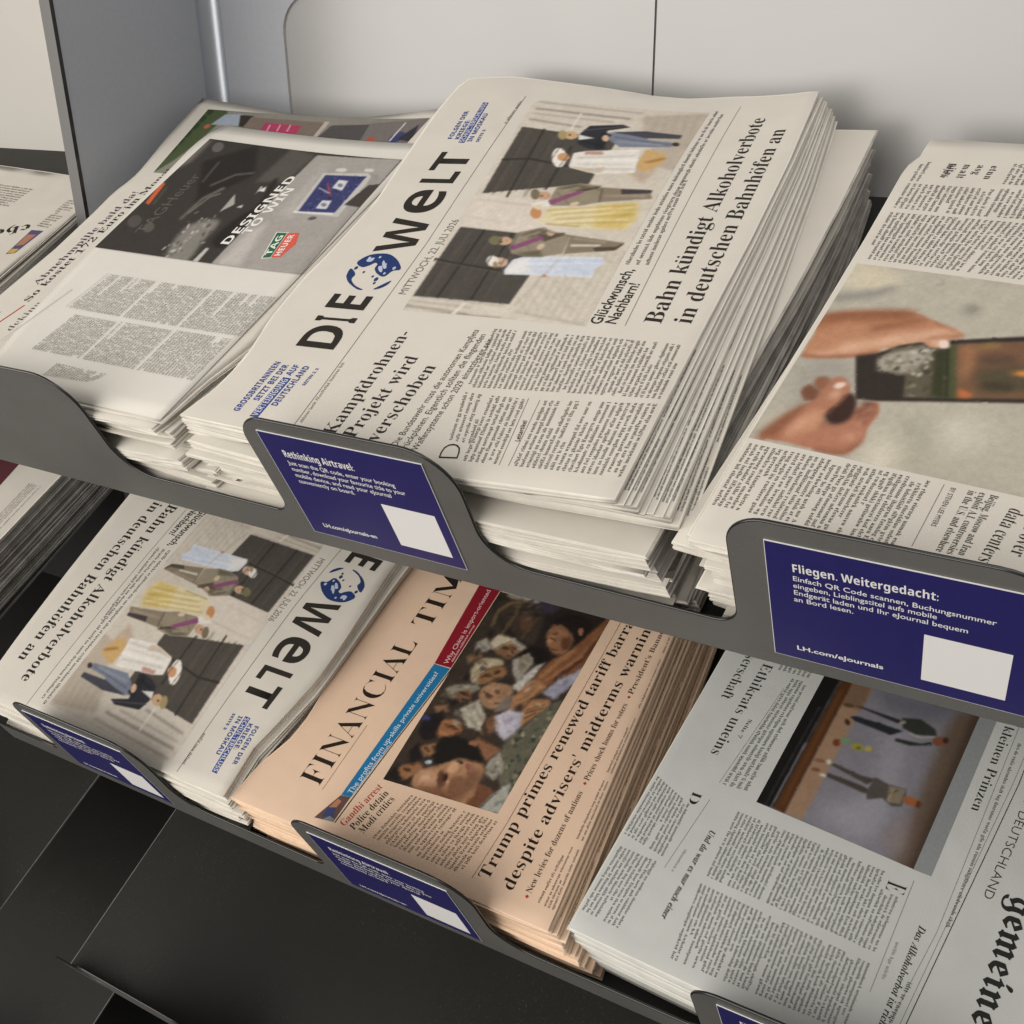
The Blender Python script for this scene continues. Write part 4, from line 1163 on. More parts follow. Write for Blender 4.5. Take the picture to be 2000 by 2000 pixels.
((170, 162, 146), 2, 1, [368,359,366,351,368,335,372,322,375,322,375,336,372,352]),
((80, 72, 62), 2, 1, [357,315,358,302,365,283,373,272,376,277,371,294,363,311]),
((170, 162, 146), 2, 1, [310,318,311,303,321,282,331,269,333,275,327,295,317,314]),
((80, 72, 62), 2, 1, [339,320,337,314,337,300,340,289,344,288,345,299,343,313]),
((170, 164, 148), 2, 1, [499,234,495,225,493,200,495,178,498,175,502,194,502,220]),
((92, 86, 74), 2, 1, [497,201,493,193,492,170,496,150,501,147,504,164,502,188]),
((170, 164, 148), 2, 1, [499,231,494,225,490,206,488,188,491,184,496,198,500,219]),
((92, 86, 74), 2, 1, [511,207,510,197,514,176,520,160,523,161,521,178,516,199]),
((170, 164, 148), 2, 1, [489,219,489,208,493,183,499,163,502,163,499,184,494,209]),
((92, 86, 74), 2, 1, [530,147,529,139,530,122,534,108,536,108,536,122,533,139]),
((170, 164, 148), 2, 1, [510,275,506,270,500,253,496,236,499,233,505,246,510,264]),
((92, 86, 74), 2, 1, [508,247,506,236,508,211,511,190,513,189,513,209,511,235]),
((170, 164, 148), 2, 1, [500,242,497,235,497,217,501,201,505,200,506,214,504,233]),
((92, 86, 74), 2, 1, [487,175,483,172,482,162,484,151,487,148,490,155,490,168]),
((170, 164, 148), 2, 1, [512,279,517,267,529,252,540,245,541,252,531,267,519,278]),
((92, 86, 74), 2, 1, [521,271,516,269,512,258,510,245,513,241,518,248,522,261]),
((150, 110, 80), 2, 1, [325,639,328,627,337,605,346,589,348,592,341,611,331,632]),
((70, 52, 40), 2, 1, [329,640,328,627,332,598,338,574,341,575,340,599,334,628]),
((150, 110, 80), 2, 1, [332,609,332,596,335,567,339,544,342,544,340,567,336,596]),
((70, 52, 40), 2, 1, [325,566,328,558,335,547,342,541,343,544,337,555,330,565]),
((150, 110, 80), 2, 1, [360,631,361,617,368,593,377,577,381,581,377,602,367,624]),
((70, 52, 40), 2, 1, [321,562,324,549,336,531,346,522,348,529,340,546,328,561]),
((150, 110, 80), 2, 1, [336,613,338,603,345,593,352,590,353,597,348,608,340,615]),
((70, 52, 40), 2, 1, [301,616,299,603,303,575,309,552,313,553,312,576,307,604]),
((150, 110, 80), 2, 1, [340,599,338,589,340,566,345,548,349,548,349,566,345,589]),
((70, 52, 40), 2, 1, [303,608,302,598,305,577,310,562,314,563,313,580,308,600]),
((150, 110, 80), 2, 1, [302,561,303,550,310,531,317,519,320,522,315,539,307,556]),
((70, 52, 40), 2, 1, [315,559,318,545,330,523,342,512,344,519,335,539,322,557]),
((120, 108, 90), 2, 1, [623,243,619,236,616,215,615,196,619,192,623,208,625,231]),
((52, 44, 38), 2, 1, [642,171,637,174,633,167,632,156,636,149,641,152,644,161]),
((120, 108, 90), 2, 1, [634,198,629,193,625,174,624,157,627,153,632,166,635,186]),
((52, 44, 38), 2, 1, [601,284,596,277,590,254,588,233,592,229,598,246,602,270]),
((120, 108, 90), 2, 1, [636,232,631,228,626,211,626,192,630,187,636,199,639,220]),
((52, 44, 38), 2, 1, [609,157,605,146,604,119,607,95,611,93,613,114,612,142]),
((120, 108, 90), 2, 1, [638,222,634,222,630,215,629,205,631,201,636,205,639,214]),
((52, 44, 38), 2, 1, [635,161,628,157,617,140,610,121,612,116,623,128,633,148]),
((120, 108, 90), 2, 1, [638,244,633,241,628,224,628,207,631,203,636,214,639,233]),
((52, 44, 38), 2, 1, [624,202,621,198,618,184,618,170,621,167,625,177,626,193]),
((120, 108, 90), 2, 1, [631,109,625,116,616,115,611,106,613,96,622,92,630,98]),
((52, 44, 38), 2, 1, [609,280,604,272,600,248,599,226,603,222,608,240,610,266]),
((110, 90, 72), 2, 1, [432,137,427,126,424,97,425,70,429,67,433,89,434,120]),
((40, 34, 30), 2, 1, [452,95,446,93,439,80,436,65,438,60,445,69,451,84]),
((110, 90, 72), 2, 1, [441,85,435,82,429,66,427,49,430,43,437,54,442,72]),
((40, 34, 30), 2, 1, [427,133,424,126,424,108,428,93,433,92,434,106,432,124]),
((110, 90, 72), 2, 1, [389,168,385,163,384,147,386,132,390,129,393,141,392,158]),
((40, 34, 30), 2, 1, [411,152,409,143,411,123,415,107,418,107,418,123,415,143]),
((110, 90, 72), 2, 1, [444,161,438,153,433,126,432,100,436,95,443,115,446,144]),
((40, 34, 30), 2, 1, [398,82,394,86,389,81,388,71,392,64,397,65,400,73]),
((110, 90, 72), 2, 1, [411,122,411,116,413,104,416,95,418,95,417,105,414,117]),
((40, 34, 30), 2, 1, [405,207,403,194,405,165,411,141,416,141,415,164,411,194]),
((110, 90, 72), 2, 1, [404,114,400,107,397,86,398,67,401,64,405,80,406,102]),
((40, 34, 30), 2, 1, [403,125,399,128,393,125,389,120,390,116,395,116,401,120]),
((110, 96, 76), 2, 1, [898,262,893,254,886,229,884,206,887,202,894,220,898,247]),
((34, 28, 26), 2, 1, [896,245,890,237,887,211,889,187,894,183,898,202,899,230]),
((110, 96, 76), 2, 1, [971,410,965,403,956,381,951,361,954,357,962,373,970,397]),
((34, 28, 26), 2, 1, [956,375,950,369,947,347,948,326,953,322,958,337,959,361]),
((110, 96, 76), 2, 1, [920,336,918,326,919,302,923,282,927,281,927,300,924,324]),
((34, 28, 26), 2, 1, [933,314,928,310,926,294,928,277,933,273,937,285,937,303]),
((110, 96, 76), 2, 1, [946,228,941,228,936,218,936,205,940,199,945,205,948,218]),
((34, 28, 26), 2, 1, [993,325,986,326,979,314,977,299,981,292,989,298,994,312]),
((110, 96, 76), 2, 1, [972,339,965,337,955,323,949,307,951,302,961,311,970,328]),
((34, 28, 26), 2, 1, [918,298,918,288,923,264,928,245,931,245,929,264,923,288]),
((110, 96, 76), 2, 1, [899,393,892,388,883,367,879,346,882,340,891,355,899,378]),
((34, 28, 26), 2, 1, [917,446,914,437,915,414,920,395,925,393,926,411,922,435]),
((96, 60, 42), 3, 1, [68,457,50,470,35,477,26,476,25,467,33,453,47,436,65,419,83,406,98,399,107,400,108,409,100,423,86,440]),
((44, 28, 22), 1, 1, [84,483,76,488,70,489,66,487,66,481,69,473,75,465,82,457,90,452,97,450,101,453,101,459,98,467,92,475]),
((200, 150, 118), 1, 1, [69,508,66,511,63,511,61,510,60,506,61,501,63,496,66,492,70,489,73,489,74,490,75,494,74,499,72,504]),
((206, 160, 124), 2, 0, [107,464,156,501,162,481,113,443]),
((52, 34, 26), 1, 1, [164,532,161,533,159,531,157,528,156,522,157,516,158,511,160,507,162,506,165,508,167,511,167,517,167,523,166,528]),
((150, 88, 74), 1, 0, [156,574,143,663,151,664,164,575]),
((104, 58, 48), 1, 0, [148,580,135,672,138,672,151,581]),
((126, 86, 62), 6, 1, [122,610,151,721,94,733,18,669,30,593]),
((120, 78, 54), 8, 1, [0,302,-8,487,-15,697,32,552,28,367]),
((206, 160, 126), 6, 1, [51,346,44,338,40,323,40,303,44,282,51,264,60,253,69,251,76,259,79,274,79,294,75,315,68,333,59,344]),
((28, 22, 20), 3, 1, [666,424,745,490,764,616,720,720,678,635,734,549]),
((34, 28, 24), 3, 0, [24,14,71,40,26,142,10,95]),
((34, 28, 24), 4, 1, [560,170,555,179,548,185,539,187,530,185,523,178,519,168,519,157,524,148,531,141,540,139,549,142,556,149,560,159]),
((34, 28, 24), 4, 1, [429,193,425,202,418,209,409,211,401,208,394,201,390,191,390,181,394,171,401,165,410,163,419,166,426,173,430,183]),
((34, 28, 24), 4, 1, [366,147,362,156,355,162,346,164,338,161,331,155,327,145,328,134,332,125,339,119,347,117,356,119,363,126,367,136]),
((34, 28, 24), 4, 1, [257,152,253,162,246,168,238,170,229,167,223,160,219,150,219,140,223,131,230,124,238,122,247,125,254,132,257,142]),
((34, 28, 24), 4, 1, [131,147,128,156,121,162,113,164,104,161,98,154,94,145,94,134,98,125,105,119,113,117,121,120,128,127,131,136]),
((34, 28, 24), 4, 1, [692,131,687,140,680,147,670,149,661,146,654,139,650,129,650,118,655,109,662,102,672,100,681,103,688,110,692,120]),
((34, 28, 24), 4, 1, [795,142,790,152,782,158,772,160,763,157,756,150,752,140,752,130,757,120,765,113,774,111,784,114,791,121,795,131])])
ART['advert']=([(154.0, 68.5), (314.9, 62.7), (154.0, 290.1), (302.3, 279.0)],(62, 58, 54),[
((164, 159, 154), 2, 0, [-10,592,974,595,1000,998,0,1000]),
((188, 183, 177), 8, 0, [3,620,281,628,370,670,10,720]),
((178, 173, 168), 10, 0, [420,680,795,671,926,681,404,759]),
((150, 146, 142), 8, 0, [3,974,995,992,1000,998,0,1000]),
((112, 107, 100), 8, 0, [674,-11,940,-50,996,24,774,32]),
((88, 84, 78), 6, 0, [671,435,1007,448,971,592,704,578]),
((46, 43, 40), 6, 0, [787,87,1002,271,734,400,426,265]),
((217, 92, 52), 1, 0, [385,21,579,-9,563,19,374,48]),
((70, 76, 62), 1, 0, [379,58,544,35,531,54,383,76]),
((104, 99, 93), 3, 0, [288,274,470,281,584,332,602,315,486,264,301,257]),
((96, 91, 86), 3, 0, [586,250,707,318,743,395,757,387,720,308,598,240]),
((112, 108, 102), 2, 0, [341,279,496,303,537,337,548,328,506,294,349,269]),
((98, 94, 88), 3, 0, [611,196,803,173,809,164,617,187]),
((132, 128, 122), 6, 1, [-8,374,228,325,325,401,306,459,150,465,1,478]),
((190, 186, 180), 1, 1, [68,382,58,382,47,374,45,367,54,367,65,375]),
((150, 146, 140), 1, 1, [203,377,197,382,190,382,189,379,195,374,202,373]),
((92, 88, 82), 1, 1, [195,338,188,339,184,334,186,328,192,327,197,332]),
((190, 186, 180), 1, 1, [137,386,130,389,119,391,115,390,122,386,133,385]),
((150, 146, 140), 1, 1, [97,377,92,373,86,363,85,356,91,359,96,370]),
((92, 88, 82), 1, 1, [297,421,284,427,264,429,257,425,270,419,290,417]),
((190, 186, 180), 1, 1, [15,379,7,380,1,375,2,369,10,367,16,373]),
((150, 146, 140), 1, 1, [183,381,170,385,150,387,142,384,155,379,175,378]),
((92, 88, 82), 1, 1, [245,460,233,465,215,465,210,460,222,455,240,455]),
((190, 186, 180), 1, 1, [-31,380,-36,382,-41,382,-42,379,-37,377,-32,377]),
((150, 146, 140), 1, 1, [143,390,137,389,135,381,139,374,144,375,147,383]),
((92, 88, 82), 1, 1, [310,387,304,389,299,386,300,382,306,380,311,382]),
((190, 186, 180), 1, 1, [148,390,142,394,137,394,137,389,143,385,149,385]),
((150, 146, 140), 1, 1, [377,314,368,314,354,309,349,305,358,305,372,310]),
((92, 88, 82), 1, 1, [197,390,186,392,169,392,162,390,172,388,190,388]),
((190, 186, 180), 1, 1, [275,327,261,335,238,342,229,340,242,332,265,326]),
((150, 146, 140), 1, 1, [106,390,100,392,95,390,95,386,101,383,106,385]),
((92, 88, 82), 1, 1, [285,427,275,429,262,424,260,418,270,416,283,421]),
((190, 186, 180), 1, 1, [234,396,229,399,221,400,219,397,225,394,232,393]),
((150, 146, 140), 1, 1, [265,361,254,365,235,367,227,366,238,362,257,360]),
((92, 88, 82), 1, 1, [42,362,33,363,19,359,14,355,23,354,37,358]),
((190, 186, 180), 1, 1, [224,400,217,404,211,404,212,398,219,394,225,395]),
((150, 146, 140), 1, 1, [214,397,203,401,189,399,186,393,197,389,211,391]),
((92, 88, 82), 1, 1, [190,336,184,339,180,337,181,333,186,330,191,332]),
((190, 186, 180), 1, 1, [88,399,80,401,71,399,70,394,78,391,87,394]),
((150, 146, 140), 1, 1, [312,363,301,367,287,366,284,362,294,358,308,358]),
((92, 88, 82), 1, 1, [289,320,284,319,282,311,285,305,290,307,292,314]),
((190, 186, 180), 1, 1, [99,332,93,336,85,337,82,335,88,331,96,330]),
((150, 146, 140), 1, 1, [151,479,142,480,133,473,133,467,142,466,151,472]),
((92, 88, 82), 1, 1, [168,451,158,455,143,456,137,454,147,451,162,449]),
((190, 186, 180), 1, 1, [103,358,98,360,92,360,92,357,96,355,102,355]),
((150, 146, 140), 1, 1, [71,405,62,406,50,403,46,399,54,398,67,401]),
((92, 88, 82), 1, 1, [224,437,215,439,202,436,199,431,208,429,221,432]),
((190, 186, 180), 1, 1, [330,363,322,367,316,366,317,360,325,356,331,358]),
((150, 146, 140), 1, 1, [264,433,257,438,249,438,248,434,255,429,263,429]),
((92, 88, 82), 1, 1, [122,380,112,385,97,387,92,384,102,379,117,377]),
((190, 186, 180), 1, 1, [184,391,175,395,161,397,155,395,164,391,178,389]),
((150, 146, 140), 1, 1, [269,415,261,417,249,417,245,415,253,413,265,413]),
((92, 88, 82), 1, 1, [30,391,24,392,20,387,23,381,30,380,33,384]),
((190, 186, 180), 1, 1, [321,402,315,405,311,403,312,399,318,396,323,398]),
((150, 146, 140), 1, 1, [213,387,202,393,185,395,180,392,191,386,207,383]),
((92, 88, 82), 1, 1, [133,362,123,366,110,365,107,360,117,356,130,357]),
((190, 186, 180), 1, 1, [212,338,204,343,193,343,191,339,199,334,210,334]),
((150, 146, 140), 1, 1, [111,348,106,349,101,345,101,340,107,339,112,343]),
((92, 88, 82), 1, 1, [55,395,48,397,38,395,35,391,43,389,53,391]),
((190, 186, 180), 1, 1, [294,400,281,405,260,409,251,408,263,403,285,399]),
((150, 146, 140), 1, 1, [367,407,359,411,346,414,341,413,349,408,362,405]),
((92, 88, 82), 1, 1, [28,344,22,347,16,347,16,343,22,340,28,340]),
((190, 186, 180), 1, 1, [80,328,69,330,52,327,46,323,58,320,75,323]),
((150, 146, 140), 1, 1, [340,385,329,386,312,383,307,378,318,376,335,380]),
((92, 88, 82), 1, 1, [220,437,208,443,189,447,181,445,193,439,212,435]),
((190, 186, 180), 1, 1, [-3,320,-10,324,-18,324,-20,320,-13,316,-4,316]),
((150, 146, 140), 1, 1, [287,400,277,401,268,395,268,387,278,385,288,392]),
((92, 88, 82), 1, 1, [317,352,308,356,296,358,293,354,302,349,314,348]),
((190, 186, 180), 1, 1, [64,386,55,386,44,381,41,375,50,375,61,381]),
((150, 146, 140), 1, 1, [212,356,206,355,198,351,196,346,202,347,210,351]),
((92, 88, 82), 1, 1, [176,330,170,334,161,336,158,333,164,330,173,328]),
((190, 186, 180), 1, 1, [223,381,213,386,199,386,195,381,206,376,220,376]),
((150, 146, 140), 1, 1, [4,414,-5,417,-15,415,-17,410,-8,407,2,409]),
((92, 88, 82), 1, 1, [69,412,64,417,57,419,54,417,59,411,67,409]),
((172, 170, 162), 1, 0, [390,411,554,400,467,445]),
((196, 194, 188), 1, 0, [447,464,476,485,445,493]),
((222, 221, 216), 1, 0, [600,488,648,509,600,523]),
((222, 220, 214), 1, 0, [257,522,298,535,271,544]),
((205, 203, 198), 1, 0, [563,494,644,483,639,495]),
((190, 187, 182), 1, 0, [-1,502,110,506,106,523,0,528]),
((44, 40, 37), 4, 1, [159,505,334,508,491,551,706,511,694,536,366,582,131,584]),
((92, 88, 83), 2, 1, [229,169,215,180,198,188,181,189,169,185,163,175,165,163,174,149,188,138,205,130,221,128,233,133,239,142,238,155]),
((102, 98, 93), 2, 1, [967,96,950,109,929,117,909,119,893,114,886,104,887,90,897,75,914,63,935,55,955,53,970,57,978,68,977,81]),
((84, 80, 75), 2, 1, [268,74,249,89,228,98,208,100,192,95,185,83,187,67,198,49,216,34,237,24,258,22,273,27,281,40,279,56]),
((192, 190, 187), 1, 0, [462,737,817,706,858,938,459,944]),
((225, 224, 222), 1, 0, [459,740,473,916,485,910,471,734]),
((58, 62, 112), 1, 0, [474,755,802,724,822,912,491,916]),
((84, 90, 142), 1, 1, [627,903,616,907,600,908,593,907,604,903,620,901]),
((38, 40, 80), 1, 1, [668,778,662,777,658,770,660,765,666,766,670,772]),
((84, 90, 142), 1, 1, [674,817,673,813,678,804,684,799,685,802,680,811]),
((38, 40, 80), 1, 1, [658,850,662,843,676,832,685,827,681,834,667,845]),
((84, 90, 142), 1, 1, [620,905,623,898,634,885,643,877,641,884,629,898]),
((38, 40, 80), 1, 1, [692,772,691,766,699,753,706,746,706,752,699,765]),
((84, 90, 142), 1, 1, [660,876,660,873,666,867,672,865,672,868,665,874]),
((38, 40, 80), 1, 1, [549,841,553,834,567,822,576,817,572,824,558,836]),
((84, 90, 142), 1, 1, [686,804,684,799,690,789,697,783,698,787,692,798]),
((38, 40, 80), 1, 1, [620,916,615,916,612,912,614,907,619,907,622,911]),
((84, 90, 142), 1, 1, [711,880,714,875,724,867,732,863,729,868,719,877]),
((38, 40, 80), 1, 1, [624,832,614,835,600,836,595,833,605,830,619,830]),
((84, 90, 142), 1, 1, [735,819,727,819,717,814,716,809,724,809,734,813]),
((38, 40, 80), 1, 1, [625,796,624,793,628,785,634,780,636,783,631,791]),
((84, 90, 142), 1, 1, [586,804,584,799,586,787,592,780,594,784,592,796]),
((38, 40, 80), 1, 1, [816,890,805,892,792,890,788,886,798,884,812,886]),
((84, 90, 142), 1, 1, [639,866,638,862,643,854,649,849,651,852,645,861]),
((38, 40, 80), 1, 1, [709,891,706,890,709,884,714,880,717,882,714,888]),
((84, 90, 142), 1, 1, [551,783,544,781,538,772,539,766,546,768,552,776]),
((38, 40, 80), 1, 1, [689,781,686,780,688,774,693,770,696,771,694,777]),
((84, 90, 142), 1, 1, [525,808,514,811,497,813,490,810,501,807,519,806]),
((38, 40, 80), 1, 1, [592,855,594,850,603,838,611,832,610,838,600,849]),
((84, 90, 142), 1, 1, [674,858,671,856,674,850,679,847,682,849,679,854]),
((38, 40, 80), 1, 1, [639,792,634,794,631,792,633,788,638,786,641,788]),
((84, 90, 142), 1, 1, [681,900,674,900,669,895,670,889,677,890,682,895]),
((38, 40, 80), 1, 1, [592,900,588,900,588,895,592,891,596,892,596,897]),
((84, 90, 142), 1, 1, [718,799,717,796,721,790,727,786,728,789,724,795]),
((38, 40, 80), 1, 1, [515,876,513,872,517,862,522,856,524,860,521,870]),
((84, 90, 142), 1, 1, [747,911,742,908,740,899,744,892,749,895,750,904]),
((38, 40, 80), 1, 1, [728,758,724,758,724,754,728,750,732,751,732,754]),
((84, 90, 142), 1, 1, [537,862,533,861,534,857,538,854,542,854,541,858]),
((38, 40, 80), 1, 1, [588,845,585,844,586,839,591,836,594,837,593,841]),
((84, 90, 142), 1, 1, [500,792,494,794,489,791,490,787,496,785,501,788]),
((38, 40, 80), 1, 1, [518,805,512,803,506,796,507,790,514,791,519,798]),
((84, 90, 142), 1, 1, [641,803,641,799,647,792,653,788,653,792,647,799]),
((38, 40, 80), 1, 1, [692,839,684,838,676,830,675,824,683,825,692,833]),
((84, 90, 142), 1, 1, [770,790,774,784,787,773,796,768,792,775,779,786]),
((38, 40, 80), 1, 1, [721,912,717,912,718,908,723,904,726,905,725,909]),
((84, 90, 142), 1, 1, [541,808,534,810,526,809,525,805,532,803,540,805]),
((38, 40, 80), 1, 1, [789,871,784,873,780,872,781,868,787,866,791,868]),
((206, 206, 212), 1, 0, [695,807,771,803,769,850,679,862]),
((120, 122, 140), 1, 1, [726,844,719,846,712,846,708,842,708,837,710,831,715,826,722,821,729,819,735,819,739,823,740,828,738,834,732,840]),
((206, 206, 212), 1, 0, [511,818,583,813,588,857,513,868]),
((120, 122, 140), 1, 1, [550,850,543,852,537,852,533,849,532,844,535,838,539,832,546,828,553,826,558,826,562,829,563,834,561,840,556,846]),
((192, 62, 62), 1, 0, [732,764,624,831,628,836,736,769]),
((210, 210, 215), 1, 0, [683,748,644,816,652,815,690,747]),
((72, 64, 61), 1, 0, [563,927,758,957,760,1029,550,1009]),
((152, 150, 147), 1, 1, [871,886,843,958,762,985,754,950,825,931]),
((205, 204, 200), 1, 1, [865,797,857,798,850,794,845,785,843,774,844,763,849,753,856,747,863,746,871,750,876,759,878,770,876,781,872,791]),
((205, 204, 200), 1, 1, [880,920,872,921,866,918,861,911,860,901,862,891,866,883,873,877,881,876,888,879,893,887,894,896,892,906,887,915]),
((90, 86, 84), 1, 1, [439,858,432,860,425,858,418,853,414,846,413,839,415,832,419,827,426,825,433,827,439,832,444,839,445,846,443,853])])
ART['pictures']=([(260.2, 39.1), (362.8, 20.9), (261.7, 272.3), (371.5, 260.6)],(150, 146, 136),[
((84, 100, 64), 2, 1, [999,-4,950,109,320,68,0,0,-7,-27]),
((170, 182, 200), 2, 0, [764,75,939,103,958,184,768,220]),
((60, 55, 48), 2, 0, [941,175,941,237,748,261,766,211]),
((200, 110, 80), 2, 1, [763,73,750,77,733,79,715,78,701,74,693,69,692,63,699,58,713,54,730,52,747,53,762,56,770,62,771,67]),
((136, 120, 108), 2, 0, [924,232,909,578,641,581,711,235]),
((192, 62, 102), 1, 0, [852,317,837,488,689,497,732,322]),
((226, 150, 178), 1, 0, [828,341,722,352,711,362,817,351]),
((226, 150, 178), 1, 0, [839,386,732,397,722,406,828,396]),
((226, 150, 178), 1, 0, [849,431,743,441,732,451,838,440]),
((200, 190, 175), 1, 0, [923,570,918,592,644,597,647,580]),
((92, 88, 88), 2, 0, [869,613,903,774,629,796,644,597]),
((130, 122, 120), 2, 0, [918,770,997,999,618,1041,629,796]),
((196, 90, 66), 1, 0, [631,816,716,822,703,849,619,847]),
((64, 74, 130), 2, 1, [773,950,743,958,705,962,668,959,638,952,621,942,620,930,635,918,665,910,702,907,741,909,772,916,790,927,790,939]),
((60, 58, 70), 2, 0, [676,941,899,978,633,1014]),
((210, 205, 200), 1, 0, [642,922,925,919,942,911,656,913]),
((60, 76, 48), 2, 1, [415,0,401,6,378,11,353,13,329,12,311,8,304,3,308,-4,322,-10,345,-14,370,-16,394,-15,412,-12,419,-6]),
((60, 76, 48), 2, 1, [534,5,519,11,496,15,470,17,446,16,428,13,421,7,425,1,439,-5,462,-10,488,-11,512,-10,530,-7,538,-1]),
((60, 76, 48), 2, 1, [654,10,639,16,616,20,589,22,565,21,547,17,539,12,543,6,558,0,581,-5,608,-7,633,-6,651,-2,658,4]),
((60, 76, 48), 2, 1, [776,15,760,21,737,25,710,27,685,26,667,22,660,17,664,10,679,4,702,0,729,-2,754,-1,773,3,780,8]),
((60, 76, 48), 2, 1, [900,20,884,25,860,30,833,31,808,30,789,27,782,21,786,15,801,9,825,5,852,3,878,4,896,8,904,13]),
((60, 76, 48), 2, 1, [1025,25,1009,30,985,34,957,36,932,35,913,32,905,26,910,20,926,14,950,10,977,8,1003,9,1022,13,1030,18])])
ART['stage']=([(135.2, 100.3), (258.4, 103.8), (138.3, 211.3), (251.4, 214.4)],(122, 120, 130),[
((96, 78, 64), 14, 0, [-45,-8,1017,-1,1004,120,-45,160]),
((70, 56, 46), 8, 0, [-17,-10,1008,-5,1009,35,-11,46]),
((146, 144, 156), 26, 0, [900,660,656,384,208,490,258,339,907,230,984,408]),
((100, 100, 112), 20, 0, [12,699,-6,61,151,253,145,517]),
((134, 120, 120), 18, 0, [907,230,701,152,955,83,979,139]),
((152, 120, 94), 3, 0, [994,810,-10,809,-5,679,993,696]),
((120, 92, 70), 4, 0, [192,822,-10,809,-5,679,197,674]),
((84, 48, 22), 2, 0, [992,892,0,879,-10,807,996,809]),
((110, 68, 34), 3, 0, [952,839,92,842,89,854,951,851]),
((22, 20, 20), 2, 0, [1000,1000,0,1000,-1,877,993,887]),
((142, 142, 152), 1, 0, [996,897,518,891,516,901,995,906]),
((96, 92, 90), 1, 0, [559,891,26,884,24,892,558,899]),
((60, 58, 56), 2, 0, [994,936,250,922,247,930,993,944]),
((38, 38, 46), 1, 0, [172,722,169,686,185,425,214,409,191,586]),
((36, 39, 48), 1, 0, [257,722,242,690,244,511,250,381,298,443,276,684]),
((48, 51, 46), 1, 0, [168,424,142,317,183,206,222,189,249,308,231,393]),
((150, 140, 130), 1, 0, [197,425,179,402,194,387,231,437]),
((40, 46, 42), 1, 0, [308,406,295,254,267,205,284,189,327,310,327,405]),
((160, 155, 150), 2, 0, [261,347,264,268,234,194,224,198,253,271,250,349]),
((124, 72, 52), 1, 1, [233,115,247,114,260,122,271,137,277,155,278,174,272,189,261,199,247,199,233,192,222,177,216,159,216,140,222,124]),
((60, 34, 30), 1, 1, [225,112,234,110,241,112,247,117,250,124,248,132,243,140,236,144,227,146,219,144,214,139,211,131,213,124,218,116]),
((60, 42, 28), 1, 1, [315,700,318,706,317,714,313,723,305,732,296,738,288,741,281,739,278,734,279,726,284,717,291,708,300,702,309,699]),
((90, 66, 40), 1, 1, [179,727,185,729,191,737,195,750,197,766,196,780,192,791,187,796,180,794,175,786,170,773,169,758,170,743,174,732]),
((110, 142, 100), 1, 1, [419,641,428,643,434,652,439,667,440,683,437,699,431,711,423,716,415,714,408,705,404,690,403,674,406,658,412,646]),
((152, 143, 50), 1, 1, [434,555,444,557,453,566,459,581,460,598,456,614,448,627,438,633,428,631,419,621,414,607,413,590,416,573,424,561]),
((90, 110, 50), 1, 1, [437,568,442,568,447,571,451,576,454,583,454,590,452,596,448,599,443,600,438,597,434,592,431,585,431,578,433,572]),
((168, 152, 60), 1, 1, [421,507,429,505,437,508,443,515,446,524,446,533,442,541,435,546,427,548,419,545,413,538,409,529,410,520,414,512]),
((112, 56, 30), 1, 1, [444,700,455,697,465,700,473,707,476,716,475,727,469,737,460,743,450,746,439,743,432,737,428,727,429,716,435,706]),
((70, 62, 58), 1, 0, [683,690,657,684,660,469,676,375,699,434]),
((72, 64, 60), 1, 0, [604,690,586,680,603,495,593,394,643,442]),
((80, 74, 70), 1, 0, [582,416,597,332,592,219,624,208,696,204,715,255,689,326,729,404,689,426]),
((128, 115, 94), 2, 0, [602,321,593,221,686,217,704,290]),
((70, 62, 58), 1, 0, [654,297,611,256,605,262,648,303]),
((170, 150, 120), 1, 0, [693,286,619,284,618,292,692,295]),
((156, 88, 46), 1, 1, [643,113,655,116,665,129,672,149,674,172,671,193,663,209,653,216,641,213,630,200,623,180,621,157,625,136,632,120]),
((90, 50, 32), 1, 1, [644,108,653,106,661,107,668,112,670,119,669,127,664,134,656,139,647,141,638,140,632,135,629,128,630,120,636,113]),
((196, 194, 184), 1, 1, [681,684,686,685,691,690,695,698,697,707,696,716,693,723,689,727,683,726,678,721,674,713,673,704,673,695,676,688]),
((196, 194, 184), 1, 1, [588,696,596,696,603,699,607,704,607,709,603,715,596,719,587,722,579,721,572,719,568,714,568,708,572,703,579,698]),
((130, 84, 60), 2, 1, [595,731,601,733,607,741,612,754,614,768,614,782,612,793,607,798,601,796,595,788,590,775,587,761,587,747,590,736]),
((120, 78, 58), 2, 1, [660,732,666,734,671,741,676,752,678,765,678,778,676,787,671,792,665,790,659,783,654,772,652,759,652,746,655,737])])
